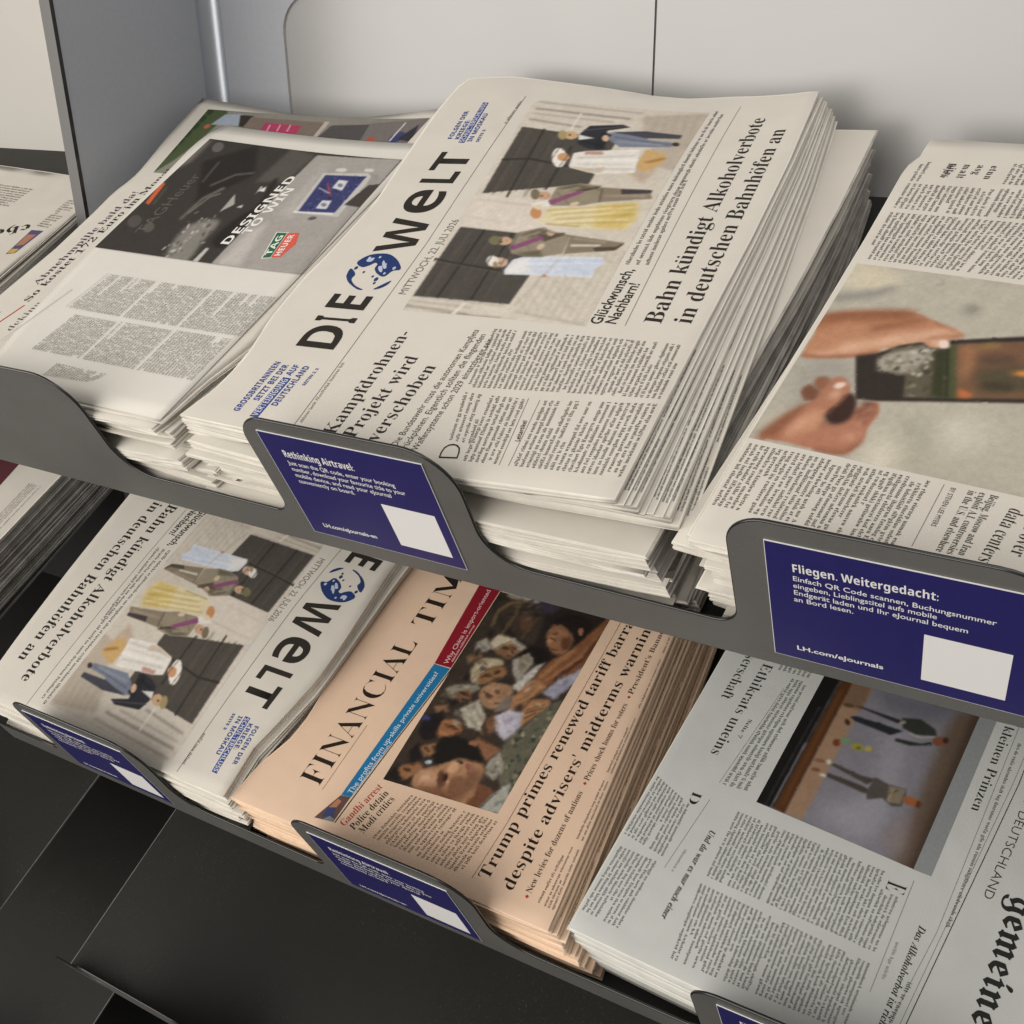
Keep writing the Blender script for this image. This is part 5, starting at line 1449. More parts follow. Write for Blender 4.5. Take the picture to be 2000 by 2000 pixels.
ART['phone']=([(157.0, 40.0), (313.0, 40.0), (141.3, 289.4), (302.0, 291.6)],(184, 178, 162),[
((206, 196, 172), 10, 1, [71,867,107,868,138,885,157,916,161,953,149,991,122,1022,87,1039,50,1038,18,1020,-1,988,-4,949,9,912,36,882]),
((150, 146, 138), 8, 1, [213,1025,150,926,103,881,125,865,196,915,245,1009]),
((214, 207, 188), 22, 1, [921,653,956,649,988,655,1010,669,1019,688,1013,709,993,727,961,739,926,743,893,738,870,723,861,704,868,683,890,664]),
((205, 200, 182), 20, 1, [766,519,802,517,836,527,862,546,873,571,869,597,850,618,819,631,782,633,747,623,721,603,709,578,714,552,735,531]),
((120, 116, 106), 9, 1, [170,662,182,661,192,663,199,668,202,674,199,681,191,686,181,690,169,691,159,689,152,684,149,678,152,671,160,666]),
((150, 146, 138), 2, 0, [73,782,58,766,30,776,33,778,54,769,67,784]),
((166, 161, 150), 18, 1, [572,996,525,869,681,836,795,923,811,962]),
((172, 168, 152), 16, 1, [803,628,830,626,855,631,872,643,879,658,874,674,859,689,834,698,807,701,782,696,764,684,757,668,762,652,778,638]),
((168, 165, 145), 18, 0, [906,666,825,646,946,603,989,650]),
((192, 133, 98), 2, 1, [321,996,258,862,241,794,268,743,297,685,325,660,349,687,380,686,409,693,413,724,388,744,421,788,476,824,525,883,553,949,560,993,436,995]),
((164, 105, 72), 10, 1, [321,996,258,862,243,794,293,811,344,944,399,990]),
((212, 160, 128), 10, 1, [436,855,352,786,306,710,320,680,380,728,426,804]),
((168, 108, 76), 8, 0, [361,873,326,802,283,756,264,762,306,808,340,879]),
((210, 158, 126), 6, 0, [549,991,461,899,475,846,547,950]),
((218, 170, 140), 4, 1, [386,690,394,691,400,696,402,704,400,713,394,722,386,728,377,731,369,730,363,725,361,717,363,708,369,699,377,693]),
((236, 210, 196), 2, 1, [387,682,396,683,402,686,404,691,401,696,395,702,386,706,377,708,368,707,362,704,360,699,363,693,369,688,378,684]),
((160, 96, 70), 3, 0, [370,737,340,703,334,670,328,671,334,704,364,739]),
((54, 47, 43), 1, 0, [511,872,476,824,421,788,388,744,413,724,409,693,355,686,176,350,525,298,717,776,723,819]),
((96, 89, 72), 2, 0, [506,820,441,797,395,740,413,724,411,693,378,681,206,346,499,301,677,722,573,741,570,805]),
((168, 161, 148), 4, 0, [506,820,456,787,413,738,422,709,551,730,567,805]),
((198, 192, 180), 2, 1, [616,656,624,655,637,657,645,660,641,663,630,662,618,659]),
((70, 66, 52), 2, 1, [550,803,556,802,563,805,564,809,559,811,552,809,548,806]),
((122, 112, 88), 2, 1, [546,717,553,718,560,723,560,728,554,730,546,727,543,721]),
((140, 132, 112), 2, 1, [483,752,492,751,506,754,515,757,512,759,500,758,486,755]),
((70, 66, 52), 2, 1, [519,794,524,793,529,794,529,797,526,798,521,798,518,796]),
((122, 112, 88), 2, 1, [473,682,480,682,492,686,500,690,497,692,486,689,475,685]),
((198, 192, 180), 2, 1, [477,677,481,678,483,682,481,686,477,687,473,684,473,680]),
((70, 66, 52), 2, 1, [421,737,428,734,441,734,449,736,446,739,435,741,423,740]),
((122, 112, 88), 2, 1, [595,724,604,721,621,721,632,724,630,726,616,728,600,726]),
((140, 132, 112), 2, 1, [461,756,468,755,480,756,487,758,485,760,474,761,464,759]),
((198, 192, 180), 2, 1, [450,742,456,744,456,751,450,757,443,758,439,753,442,746]),
((122, 112, 88), 2, 1, [526,710,532,709,542,709,549,710,548,712,539,712,529,711]),
((140, 132, 112), 2, 1, [529,743,535,743,539,745,538,748,533,750,527,749,526,746]),
((198, 192, 180), 2, 1, [482,709,490,708,495,712,494,716,488,718,481,716,478,712]),
((70, 66, 52), 2, 1, [535,696,541,698,543,705,539,711,532,712,528,707,530,700]),
((122, 112, 88), 2, 1, [509,782,516,782,521,785,521,790,516,792,509,789,506,785]),
((140, 132, 112), 2, 1, [517,685,526,684,541,685,549,689,546,692,533,692,520,689]),
((198, 192, 180), 2, 1, [540,710,549,709,560,711,566,715,561,718,550,718,540,714]),
((140, 132, 112), 2, 1, [657,698,661,701,663,709,661,715,657,716,654,710,654,702]),
((198, 192, 180), 2, 1, [462,697,470,698,474,703,472,709,464,711,457,707,456,701]),
((122, 112, 88), 2, 1, [411,763,422,761,437,763,445,767,441,771,427,771,413,767]),
((140, 132, 112), 2, 1, [527,716,534,716,539,719,539,723,534,725,527,723,525,720]),
((198, 192, 180), 2, 1, [410,708,417,707,429,708,436,710,432,713,422,713,412,711]),
((122, 112, 88), 2, 1, [406,701,414,700,421,703,422,707,415,709,407,709,403,705]),
((140, 132, 112), 2, 1, [488,764,493,764,496,765,495,768,492,769,487,768,486,766]),
((198, 192, 180), 2, 1, [553,722,559,723,561,727,557,731,550,732,545,729,547,725]),
((70, 66, 52), 2, 1, [590,723,598,722,611,723,619,726,616,728,605,728,593,726]),
((122, 112, 88), 2, 1, [488,780,493,780,501,782,506,784,503,786,496,785,489,783]),
((140, 132, 112), 2, 1, [526,726,531,728,532,733,527,738,520,739,517,735,519,729]),
((198, 192, 180), 2, 1, [490,769,497,767,507,768,512,771,508,773,499,774,491,772]),
((70, 66, 52), 2, 1, [498,813,504,813,508,816,507,819,502,821,496,820,495,816]),
((140, 132, 112), 2, 1, [548,672,553,673,556,676,556,679,553,680,548,678,546,675]),
((198, 192, 180), 2, 1, [424,720,433,721,439,726,439,731,431,734,423,730,420,724]),
((70, 66, 52), 2, 1, [599,686,607,684,622,685,633,687,631,689,618,689,604,688]),
((122, 112, 88), 2, 1, [476,773,482,774,484,778,481,782,476,783,471,781,472,776]),
((140, 132, 112), 2, 1, [459,676,466,677,476,681,482,686,479,688,469,685,460,680]),
((198, 192, 180), 2, 1, [502,790,507,789,511,790,511,792,508,794,503,794,501,792]),
((70, 66, 52), 2, 1, [494,743,500,741,505,741,505,744,501,747,495,748,492,747]),
((122, 112, 88), 2, 1, [438,797,444,797,448,800,448,803,444,805,438,803,436,800]),
((140, 132, 112), 2, 1, [604,709,613,709,621,713,623,719,616,721,607,719,602,714]),
((198, 192, 180), 2, 1, [593,654,598,655,599,658,595,661,589,662,585,659,587,656]),
((70, 66, 52), 2, 1, [593,657,602,655,612,657,617,661,613,664,602,664,593,661]),
((122, 112, 88), 2, 1, [440,720,448,721,453,725,452,731,445,732,439,729,436,724]),
((140, 132, 112), 2, 1, [511,734,519,734,531,737,538,741,534,743,523,742,512,738]),
((70, 66, 52), 2, 1, [523,693,531,693,539,697,541,702,536,704,527,701,521,697]),
((122, 112, 88), 2, 1, [513,784,522,782,535,782,544,784,541,787,529,789,517,788]),
((198, 192, 180), 2, 1, [499,703,505,703,514,705,518,708,515,710,506,710,499,706]),
((122, 112, 88), 2, 1, [460,812,464,814,463,821,459,826,454,827,452,822,455,815]),
((140, 132, 112), 2, 1, [533,783,539,781,548,782,553,785,550,787,541,788,534,786]),
((198, 192, 180), 2, 1, [542,653,549,654,556,660,557,666,551,668,543,664,539,657]),
((70, 66, 52), 2, 1, [477,729,481,729,484,733,483,736,479,737,475,735,474,731]),
((122, 112, 88), 2, 1, [460,696,464,696,464,699,460,701,455,702,453,700,455,697]),
((198, 192, 180), 2, 1, [451,708,457,708,463,710,464,713,461,715,455,714,450,710]),
((70, 66, 52), 2, 1, [549,664,553,664,556,666,554,669,550,670,546,669,545,666]),
((122, 112, 88), 2, 1, [475,669,482,669,490,671,494,674,491,676,483,675,476,672]),
((140, 132, 112), 2, 1, [483,801,488,800,495,802,499,804,496,806,490,805,484,803]),
((198, 192, 180), 2, 1, [451,811,457,813,462,820,463,826,458,827,452,823,448,815]),
((70, 66, 52), 2, 1, [535,762,543,762,552,766,554,772,548,774,538,772,532,766]),
((122, 112, 88), 2, 1, [500,759,507,759,518,763,524,767,521,769,511,766,502,762]),
((198, 192, 180), 2, 1, [533,665,538,665,541,669,540,673,536,674,531,671,530,667]),
((122, 112, 88), 2, 1, [514,783,518,787,516,795,512,802,507,802,506,796,509,788]),
((140, 132, 112), 2, 1, [447,692,452,692,455,694,453,696,448,697,444,696,444,694]),
((198, 192, 180), 2, 1, [484,674,488,675,491,679,490,682,486,683,482,681,481,676]),
((70, 66, 52), 2, 1, [540,735,544,736,546,739,546,742,542,742,539,741,538,738]),
((122, 112, 88), 2, 1, [621,716,627,716,629,718,625,721,618,722,613,721,615,718]),
((140, 132, 112), 2, 1, [516,767,522,768,525,774,522,780,516,781,510,777,510,771]),
((60, 62, 42), 3, 0, [422,709,403,682,641,638,654,667]),
((78, 84, 52), 2, 0, [379,684,371,666,631,614,639,633]),
((44, 50, 32), 2, 0, [397,687,636,638,634,633,395,681]),
((124, 88, 64), 3, 0, [372,666,206,346,499,301,630,613]),
((160, 110, 76), 8, 0, [378,661,356,626,477,608,575,620]),
((88, 78, 58), 10, 0, [477,608,421,513,501,417,592,572]),
((204, 112, 62), 4, 0, [584,621,602,585,619,588,630,613]),
((228, 142, 62), 3, 0, [471,539,439,501,475,495]),
((150, 118, 70), 6, 1, [339,577,345,578,354,584,362,592,369,602,372,612,372,620,369,623,362,622,354,617,346,608,339,598,335,588,335,581]),
((90, 70, 58), 8, 1, [396,528,407,530,419,540,431,556,438,574,441,591,438,605,431,611,419,608,407,598,396,582,388,564,385,547,388,534]),
((70, 62, 48), 6, 1, [534,508,543,511,552,519,558,533,562,549,562,564,557,575,550,580,541,578,533,569,526,555,523,539,523,524,527,513]),
((190, 128, 70), 2, 0, [505,817,504,814]),
((122, 77, 57), 3, 1, [729,910,745,907,759,908,768,912,770,918,766,926,755,933,740,939,724,942,710,941,701,937,698,931,703,923,714,915]),
((138, 90, 67), 3, 1, [668,891,682,889,695,891,703,897,707,905,704,913,695,921,682,927,668,928,656,926,647,921,644,913,647,904,656,896]),
((182, 120, 92), 2, 1, [987,976,867,946,786,918,740,884,686,867,666,852,715,841,814,858,854,858,846,822,770,807,721,772,770,755,847,760,904,756,986,779,991,852,983,924]),
((150, 92, 66), 8, 0, [987,976,867,946,827,925,966,929]),
((205, 146, 112), 10, 0, [942,925,833,902,775,875,890,858]),
((176, 116, 90), 3, 1, [779,902,666,897,632,877,657,854,709,842,779,860]),
((204, 152, 124), 3, 1, [701,853,710,851,719,851,728,853,735,857,737,863,736,868,730,872,722,874,712,874,703,872,697,868,694,862,695,857]),
((230, 200, 186), 2, 1, [660,858,668,856,677,857,685,861,691,866,694,872,693,877,688,881,680,882,671,881,663,877,657,872,654,866,655,861]),
((72, 49, 43), 3, 1, [816,857,713,841,743,816,812,816,846,839]),
((158, 100, 78), 4, 0, [770,807,724,770,772,758,843,768]),
((110, 68, 56), 2, 0, [832,773,767,779,766,782,831,776]),
((120, 74, 60), 2, 0, [794,804,752,777,748,779,790,806]),
((126, 78, 56), 5, 0, [888,858,859,845,852,849,880,862]),
((200, 140, 112), 8, 1, [895,769,908,768,919,771,927,776,931,784,929,793,922,800,912,805,899,806,888,803,879,797,876,789,878,781,885,774]),
((120, 80, 66), 3, 1, [738,772,745,773,751,776,754,782,754,788,751,795,746,800,739,803,732,802,727,799,724,793,724,787,726,780,732,775]),
((66, 44, 38), 3, 1, [824,863,701,842,738,813,820,807,862,835]),
((126, 80, 60), 3, 1, [743,898,756,899,766,904,769,913,766,923,757,933,743,941,728,944,714,944,705,938,701,930,705,919,714,909,728,902]),
((150, 98, 74), 3, 1, [691,880,704,881,712,886,715,895,712,905,703,915,690,922,675,926,662,925,653,920,650,911,653,901,663,891,676,884]),
((120, 72, 54), 2, 0, [719,912,750,883,744,882,713,912]),
((180, 120, 92), 3, 1, [786,900,670,896,632,877,657,854,709,842,784,859]),
((214, 164, 136), 5, 1, [693,863,700,860,711,859,723,859,735,862,743,866,746,870,744,875,736,878,726,879,713,878,702,876,694,872,690,867]),
((234, 206, 192), 2, 1, [659,858,666,857,675,858,682,861,688,866,691,871,690,876,685,880,678,881,670,880,662,876,656,871,654,866,655,861]),
((124, 76, 56), 2, 0, [706,845,816,859,819,855,710,842]),
((140, 86, 60), 8, 0, [991,971,879,939,802,911,783,922,862,951,976,983]),
((216, 162, 130), 9, 0, [964,914,837,882,818,896,946,928]),
((138, 84, 64), 4, 0, [830,783,771,785,735,770,729,774,767,789,828,788]),
((138, 84, 64), 4, 0, [823,800,760,775,754,778,818,803]),
((206, 150, 124), 4, 0, [854,785,796,772,791,776,849,788]),
((206, 150, 124), 4, 0, [787,785,742,770,737,774,782,788]),
((128, 78, 58), 6, 0, [995,845,986,779,909,754,900,759,975,783,983,847]),
((142, 86, 58), 9, 0, [339,991,279,857,263,790,236,795,251,864,312,999]),
((228, 180, 150), 10, 0, [491,913,444,831,382,778,353,788,414,840,461,922]),
((142, 88, 62), 6, 0, [372,870,317,812,273,762,261,766,305,816,360,874]),
((222, 172, 142), 5, 0, [390,777,314,708,320,681,304,682,299,712,376,782]),
((148, 92, 68), 3, 0, [279,741,309,686,303,686,272,741]),
((238, 214, 200), 2, 1, [387,682,395,683,400,686,402,690,400,696,394,701,386,705,377,707,369,706,363,703,361,698,364,693,370,687,378,684]),
((136, 84, 62), 4, 0, [559,992,553,949,525,883,479,826,470,829,516,885,544,951,550,994])])

# ------------------------------------------------------------------ the printed pages
BLACK = ink((46, 42, 38)); SOFT = ink((78, 73, 67)); PALE = ink((120, 113, 104)); BLUE = ink((52, 72, 138)); DKBLUE = ink((38, 56, 104))

def globe_front_page(pr, gain=0.92, left_col=True):
    H = 31.0
    pr.text('masthead', 'D', (72.5, 73.6), (98.2, 72.9), 31, BLACK, 'sansb')
    pr.text('masthead', 'I', (102.0, 73.4), (107.6, 73.1), 32.5, BLACK, 'sansb')
    pr.text('masthead', 'E', (112.5, 72.6), (130, 72.0), 32.5, BLACK, 'sansb')
    pr.text('masthead', 'W', (179, 73.6), (218, 69.8), 32, BLACK, 'sansb')
    pr.text('masthead', 'e', (221, 66.8), (251.5, 64.2), 40, BLACK, 'sansb')
    pr.text('masthead', 'L', (256.5, 62.6), (274.5, 61.6), 30, BLACK, 'sansb')
    pr.text('masthead', 'T', (274.5, 61.0), (299.5, 59.6), 29.5, BLACK, 'sansb')
    G = [[(162.9, 36.5), (170.7, 40.5), (174.2, 48.1), (174.5, 57.7), (169.8, 67.1), (162.5, 74.8), (159.3, 75.4), (157.5, 70.7), (151.0, 67.6), (153.0, 60.8), (158.0, 55.2), (163.0, 54.4), (164.1, 51.3), (160.8, 48.5), (158.5, 43.4)],
         [(149.3, 36.3), (155.9, 35.6), (150.6, 42.9), (145.1, 43.2), (139.3, 49.8), (135.8, 59.0), (135.6, 54.4), (140.3, 44.8), (144.6, 39.5)],
         [(137.3, 67.1), (142.9, 71.2), (147.7, 75.7), (143.2, 75.3), (138.7, 71.4)]]
    for g in G: pr.poly('globe_emblem', g, DKBLUE, smooth=True)
    for g in ([(167.5, 57.2), (161.1, 63.7), (158.9, 62.7), (163.5, 58.2)], [(166.8, 43.0), (169.5, 47.8), (165.4, 48.0), (164.5, 44.5)], [(160, 57), (161.5, 59.5), (156, 63), (155.5, 61)]):
        pr.poly('globe_emblem', g, ink((176, 184, 204)), 0.26, True)
    for x, y, r_ in ((170.5, 52, 1.0), (160.5, 70.5, 1.3), (168.5, 44, 1.2), (154.2, 66, 1.0), (163.6, 61.5, .8)):
        pr.poly('globe_emblem', [(x + r_ * 1.3 * math.cos(t), y + r_ * math.sin(t * 1.0)) for t in (0, 1.3, 2.4, 3.6, 5.0)], ink((176, 184, 204)), 0.27, True)
    for x, y, r_ in ((147.5, 63, 1.6), (150.0, 58.5, .9), (143.5, 64, 1.0), (157, 39.5, 1.4), (153.5, 48.5, .9)):
        pr.poly('globe_emblem', [(x + r_ * 1.4 * math.cos(t), y + r_ * math.sin(t)) for t in (0, 1.3, 2.4, 3.6, 5.0)], DKBLUE, 0.2, True)
    for k, (t, a, b) in enumerate((('FOLGEN DER', 315, 354), ('KRIEGE:', 315, 342), ('SCHULTERSCHLUSS', 312, 366), ('IN MOSKAU', 313, 352), ('SEITE 3', 313, 330))):
        q0 = 29 + 6.6 * k; q1 = q0 - (b - a) * 0.16
        if k == 2: pr.quad('ear_text', [(a - 1, q0 - 4.6), (b + 1, q1 - 4.6), (a - 1, q0 + 0.9), (b + 1, q1 + 0.9)], BLUE, 0.16, 4)
        pr.text('ear_text', t, (a, q0), (b, q1), 4.1 if k < 4 else 2.6, BLUE if k != 2 else ink((196, 196, 200)), 'sansb', lift=0.24)
    for k, (t, a, b) in enumerate((('GROSSBRITANNIEN', 10.5, 58), ('SETZT BEI DER', 22, 56.5), ('VERTEIDIGUNG AUF', 9.5, 57.5), ('DEUTSCHLAND', 20, 58), ('SEITEN 2, 3', 41, 57.5))):
        q0 = 41.5 + 8.1 * k; q1 = q0 + (b - a) * 0.02
        if k == 2: pr.quad('ear_text', [(a - 1, q0 - 5.4), (a + 36, q1 - 5.4), (a - 1, q0 + 1.2), (a + 36, q1 + 1.2)], BLUE, 0.16, 4)
        pr.text('ear_text', t if k != 2 else 'VERTEIDIGUNG', (a, q0), (b if k != 2 else a + 34.5, q1), 4.9 if k < 4 else 2.4, BLUE if k != 2 else ink((196, 196, 200)), 'sansb', lift=0.24)
        if k == 2: pr.text('ear_text', 'AUF', (a + 38, q0), (b, q1), 4.9, BLUE, 'sansb', lift=0.24)
    pr.rule('rules', (8, 88.5), (190, 80.5), 0.5, PALE, n=20); pr.rule('rules', (190, 80.5), (380, 63.0), 0.5, PALE, n=20)
    pr.text('date_line', 'MITTWOCH, 22. JULI 2026', (135.2, 95.0), (218, 92.4), 6.0, PALE, 'sans')
    pr.block('date_line', [(340, 62.5), (372, 60), (340, 67), (372, 64.5)], 3.6, SOFT, justify=1)
    pr.block('date_line', [(8, 90.0), (66, 86.5), (8, 93.5), (66, 90.0)], 3.4, PALE, justify=1)
    pr.photo('photograph', 'wedding', gain)
    # caption
    for k, e in enumerate((378, 374, 283)):
        a = 187 + 0.8 * k
        pr.block('caption', [(a, 233.4 + 6.4 * k), (e, 227.2 + 5.6 * k), (a, 238.0 + 6.4 * k), (e, 231.6 + 5.6 * k)], 4.4, SOFT, justify=1, indent=False)
    pr.text('caption', 'Glückwunsch,', (128.6, 241.2), (182.5, 242.6), 7.4, BLACK, 'sans', 0.012)
    pr.text('caption', 'Nachbarn!', (130.4, 250.4), (169.5, 251.4), 7.2, BLACK, 'sans', 0.012)
    pr.rule('rules', (130.7, 256.6), (385.5, 245.4), 0.4, PALE, n=20)
    pr.text('headline', 'Bahn kündigt Alkoholverbote', (135.7, 277.2), (367, 271.2), 11.0, BLACK, 'serif', -0.006)
    pr.text('headline', 'in deutschen Bahnhöfen an', (139.2, 294.6), (350.5, 291.0), 11.0, BLACK, 'serif', -0.006)
    if left_col:
        pr.text('headline', 'Kampfdrohnen-', (5.5, 120.3), (100.8, 119.8), 9.6, BLACK, 'serif', -0.008)
        pr.text('headline', 'Projekt wird', (5.8, 134.6), (79.6, 138.2), 9.6, BLACK, 'serif', -0.008)
        pr.text('headline', 'verschoben', (6.2, 150.9), (74, 154.4), 9.6, BLACK, 'serif', -0.008)
        for k, t in enumerate(('Die Bundeswehr muss die autonomen Kampfjets', 'rückplanen. Eigentlich sollten die fliegenden', 'Waffensysteme schon 2029 einsatzbereit sein')):
            pr.text('standfirst', t, (5.5, 164.8 + 7 * k), (110.5 - 3.2 * k, 166.0 + 6.6 * k), 4.4, SOFT, 'sans')
        pr.text('drop_cap', 'D', (3.6, 206.0), (16.8, 203.4), 12, BLACK, 'sans', -0.02)
    pr.block('text_columns', [(18, 192), (57, 182), (18, 208), (57, 200)], 3.25, SOFT)
    pr.block('text_columns', [(4.5, 208), (57.5, 200), (7.0, 229.5), (59.0, 223.6)], 3.25, SOFT)
    pr.rule('rules', (6.7, 230.8), (60.0, 224.6), 0.35, PALE); pr.rule('rules', (7.4, 236.2), (59.9, 231.8), 0.35, PALE)
    pr.text('text_columns', 'Leitartikel', (26, 234.2), (42.5, 231.7), 2.6, BLACK, 'sansb')
    pr.block('text_columns', [(8.0, 238.2), (60.0, 233.6), (15.2, 298.8), (72.0, 299.0)], 3.25, SOFT)
    pr.block('text_columns', [(61, 182.0), (113.5, 174.5), (76, 299), (121.5, 299)], 3.25, SOFT)

pr = Print(page_surf(TOP['dw1'][1], 400, 300), TOP['dw1'][0])
globe_front_page(pr)
pr.done()
src = [(120.7, 101.9), (376.5, 74.4), (155, 55), (285.4, 60.2), (298.4, 32.9), (178.7, 41.9), (183.4, 73.2), (128.8, 72.5), (366, 271.4), (128.6, 240.1), (135.7, 277.2), (378.2, 230.1)]
dst = [(158.6, 68.4), (397.7, 67.3), (187.8, 35.0), (310.6, 43.0), (318.1, 21.0), (215.5, 18.5), (221.8, 46.2), (162.6, 45.9), (374, 260.7), (155.4, 212.2), (159.1, 250.8), (383.6, 223.7)]
pr = Print(page_surf(TOP['dw2'][1], 400, 300), TOP['dw2'][0], homography(src, dst))
globe_front_page(pr, 0.92, left_col=False)
pr.done()
# strips of text left showing on the slid copies
for i, (o, hi) in enumerate(pw[:-1]):   # only their right margin shows
    pr = Print(page_surf(hi, 400, 300), o)
    w = 302 + (6 - i) * 6.4
    z = 300.0
    for a, b, kind in ((10, 64, 1), (66, 122, 1), (136, 378, 0)):
        if kind: pr.block('text_columns', [(a, z - 5.2), (b, z - 5.2), (a, z + 0.1), (b, z + 0.1)], 1.75, ink((58, 60, 68)), justify=0.95)
        else:
            pr.rule('rules', (a, z - 3.2), (b, z - 3.2), 0.5, SOFT, n=30)
            pr.block('text_columns', [(a, z - 2.6), (b, z - 2.6), (a, z - 0.6), (b, z - 0.6)], 2.0, PALE, justify=1)
    pr.done()

# salmon pages
FD = ink((40, 32, 26)); FS = ink((84, 60, 44)); FP = ink((140, 106, 80))
o, S = TOP['ft']
pr = Print(page_surf(S, 375, 288), o)
pr.text('masthead', 'FINANCIAL', (33.4, 66.2), (182.0, 68.5), 21.5, FD, 'serif', -0.015)
pr.text('masthead', 'TIMES', (197.5, 68.7), (300, 70.5), 21.0, FD, 'serif', -0.015)
pr.rule('rules', (33, 70.5), (96, 72), 0.4, FP)
pr.quad('banner', [(34.5, 88.4), (167.4, 95.2), (35.8, 97.2), (167.6, 112.0)], ink((32, 112, 160)), 0.14, 16)
pr.quad('banner', [(168.0, 95.2), (330, 84.0), (168.4, 112.2), (330, 112.6)], ink((132, 24, 40)), 0.14, 16)
pr.quad('banner', [(10.4, 78.5), (34.2, 88.2), (12.6, 95.6), (35.6, 97.0)], ink((96, 74, 72)), 0.14, 4)
pr.poly('banner', [(14, 84), (22, 84), (24, 91), (14, 93)], ink((60, 70, 110)), 0.18); pr.poly('banner', [(22, 85), (31, 88), (30, 92), (24, 91)], ink((176, 120, 90)), 0.18); pr.poly('banner', [(11.5, 86), (16, 90), (15, 95), (12.6, 95)], ink((120, 130, 130)), 0.19)
pr.rule('rules', (12.6, 97.2), (90, 104.5), 0.9, FD, n=16); pr.rule('rules', (90, 104.5), (168, 113.4), 0.9, FD, n=16); pr.rule('rules', (168, 113.4), (330, 114.2), 0.9, FD, n=16)
W1 = ink((206, 214, 220)); W2 = ink((222, 190, 190))
pr.text('banner_text', 'The profits from up-skills private universities?', (38, 96.2), (160.5, 104.6), 4.4, W1, 'sans', 0.004)
pr.block('banner_text', [(39, 96.0), (90, 100.0), (39, 99.2), (90, 103.4)], 3.2, W1, justify=1)
pr.text('banner_text', 'Why China is import-oriented', (171, 107.5), (252, 103.8), 4.4, W2, 'sans', 0.004)
pr.block('banner_text', [(172, 108.6), (214, 107.2), (172, 111.4), (214, 110.2)], 3.0, W2, justify=1)
pr.photo('photograph', 'crowd', 1.0)
RED = ink((176, 54, 46))
pr.text('headline', 'Gandhi arrest', (12.3, 106.2), (52.2, 117.6), 6.2, RED, 'serif', -0.008)
pr.text('headline', 'Police detain', (12.6, 115.6), (49.2, 125.6), 6.2, FD, 'serif', -0.008)
pr.text('headline', 'Modi critics', (12.7, 124.4), (46.6, 132.8), 6.2, FD, 'serif', -0.008)
pr.block('text_columns', [(12.8, 131.6), (54.6, 142.2), (13.4, 212.0), (60.0, 220.0)], 3.9, FS)
pr.rule('rules', (13.3, 221.0), (60.8, 226.6), 0.45, FP); pr.rule('rules', (60.8, 226.6), (262, 238.6), 0.45, FP, n=20)
pr.text('headline', 'Trump primes renewed tariff barrage', (16.1, 233.2), (274.5, 251.4), 9.4, FD, 'serif', -0.008)
pr.text('headline', "despite advisers' midterms warning", (15.4, 253.2), (264, 268.6), 9.4, FD, 'serif', -0.008)
for a, b, t in ((15.7, 104.0, 'New levies for dozens of nations'), (110.5, 185.2, 'Prices shock looms for voters'), (191, 300, "President's Bannonomics war")):
    qa = 266.8 + (a - 15.7) * 0.052; qb = 266.8 + (b - 15.7) * 0.052
    pr.text('standfirst', t, (a + 3.5, qa), (b, qb), 4.6, FS, 'serif', -0.006)
    pr.poly('standfirst', [(a - 0.6, qa - 1.9), (a + 0.8, qa - 3.4), (a + 2.2, qa - 1.9), (a + 0.8, qa - 0.4)], RED)
pr.block('text_columns', [(15.7, 272.6), (54, 275.2), (15.7, 276.0), (54, 278.6)], 3.2, FS, justify=1)
for a, b in ((15, 62), (69, 119), (126, 176), (183, 233), (239, 290)):
    pr.block('text_columns', [(a, 277.4 + a * 0.03), (b, 277.6 + b * 0.03), (a, 287.2), (b, 287.2)], 3.0, FS)
pr.done()
for i, (oo, hi) in enumerate(TOP_FT[:-1]):
    pr = Print(page_surf(hi, 375, 288), oo)
    for a, b in ((12, 62), (69, 119), (126, 176), (183, 233), (239, 290)):
        pr.block('text_columns', [(a, 283.6), (b, 283.6), (a, 287.4), (b, 287.4)], 1.9, FS if i % 3 else FP, justify=1)
    pr.done()

# blackletter page
GD = ink((42, 42, 40)); GS = ink((80, 80, 75)); GP = ink((128, 128, 120))
o, S = TOP['faz']
pr = Print(page_surf(S, 380, 290), o)
pr.text('masthead', 'gemeine', (252, 45.4), (333, 44.6), 11.2, GD, 'frak', 0.008)
pr.text('headline', 'DEUTSCHLAND', (196, 57.0), (259.5, 60.4), 5.6, GD, 'sans', -0.012)
pr.text('headline', 'FÜR', (178, 56.0), (190, 56.6), 5.6, GD, 'sans', -0.012)
pr.rule('rules', (120, 61.2), (179, 62.6), 0.5, GD, n=8); pr.rule('rules', (179, 62.6), (362, 77.4), 0.5, GD, n=24)
pr.rule('rules', (120, 63.2), (179, 66.0), 0.3, GP, n=8); pr.rule('rules', (179, 66.0), (362, 80.4), 0.3, GP, n=24)
pr.rule('rules', (120, 74.0), (291, 78.0), 0.3, GP, n=20); pr.rule('rules', (291, 78.0), (362, 86), 0.3, GP, n=8)
pr.block('small_notice', [(150, 68.6), (286, 71.4), (150, 72.2), (286, 75.0)], 3.4, GS, justify=1)
pr.block('small_notice', [(322, 80.0), (352, 82.4), (322, 84.0), (352, 86.4)], 4.2, GS, justify=1)
pr.quad('photograph_border', [(134.0, 89.0), (258.8, 92.4), (135.0, 100.4), (258.6, 103.9)], ink((136, 140, 142)), 0.12, 10)
pr.photo('photograph', 'stage', 1.0)
pr.text('headline', 'Vom kleinen Prinzen', (117, 82.6), (206.6, 84.6), 6.4, GD, 'serif', -0.012)
pr.text('headline', 'des Ethikrats uneins', (123, 257.0), (227.2, 261.0), 8.2, GD, 'serif', -0.012)
pr.text('headline', 'Leserschaft', (127, 273.0), (181.4, 275.0), 8.2, GD, 'serif', -0.012)
pr.block('text_columns', [(150, 219.0), (246, 222.4), (150, 233.0), (247.5, 243.0)], 3.4, GS)
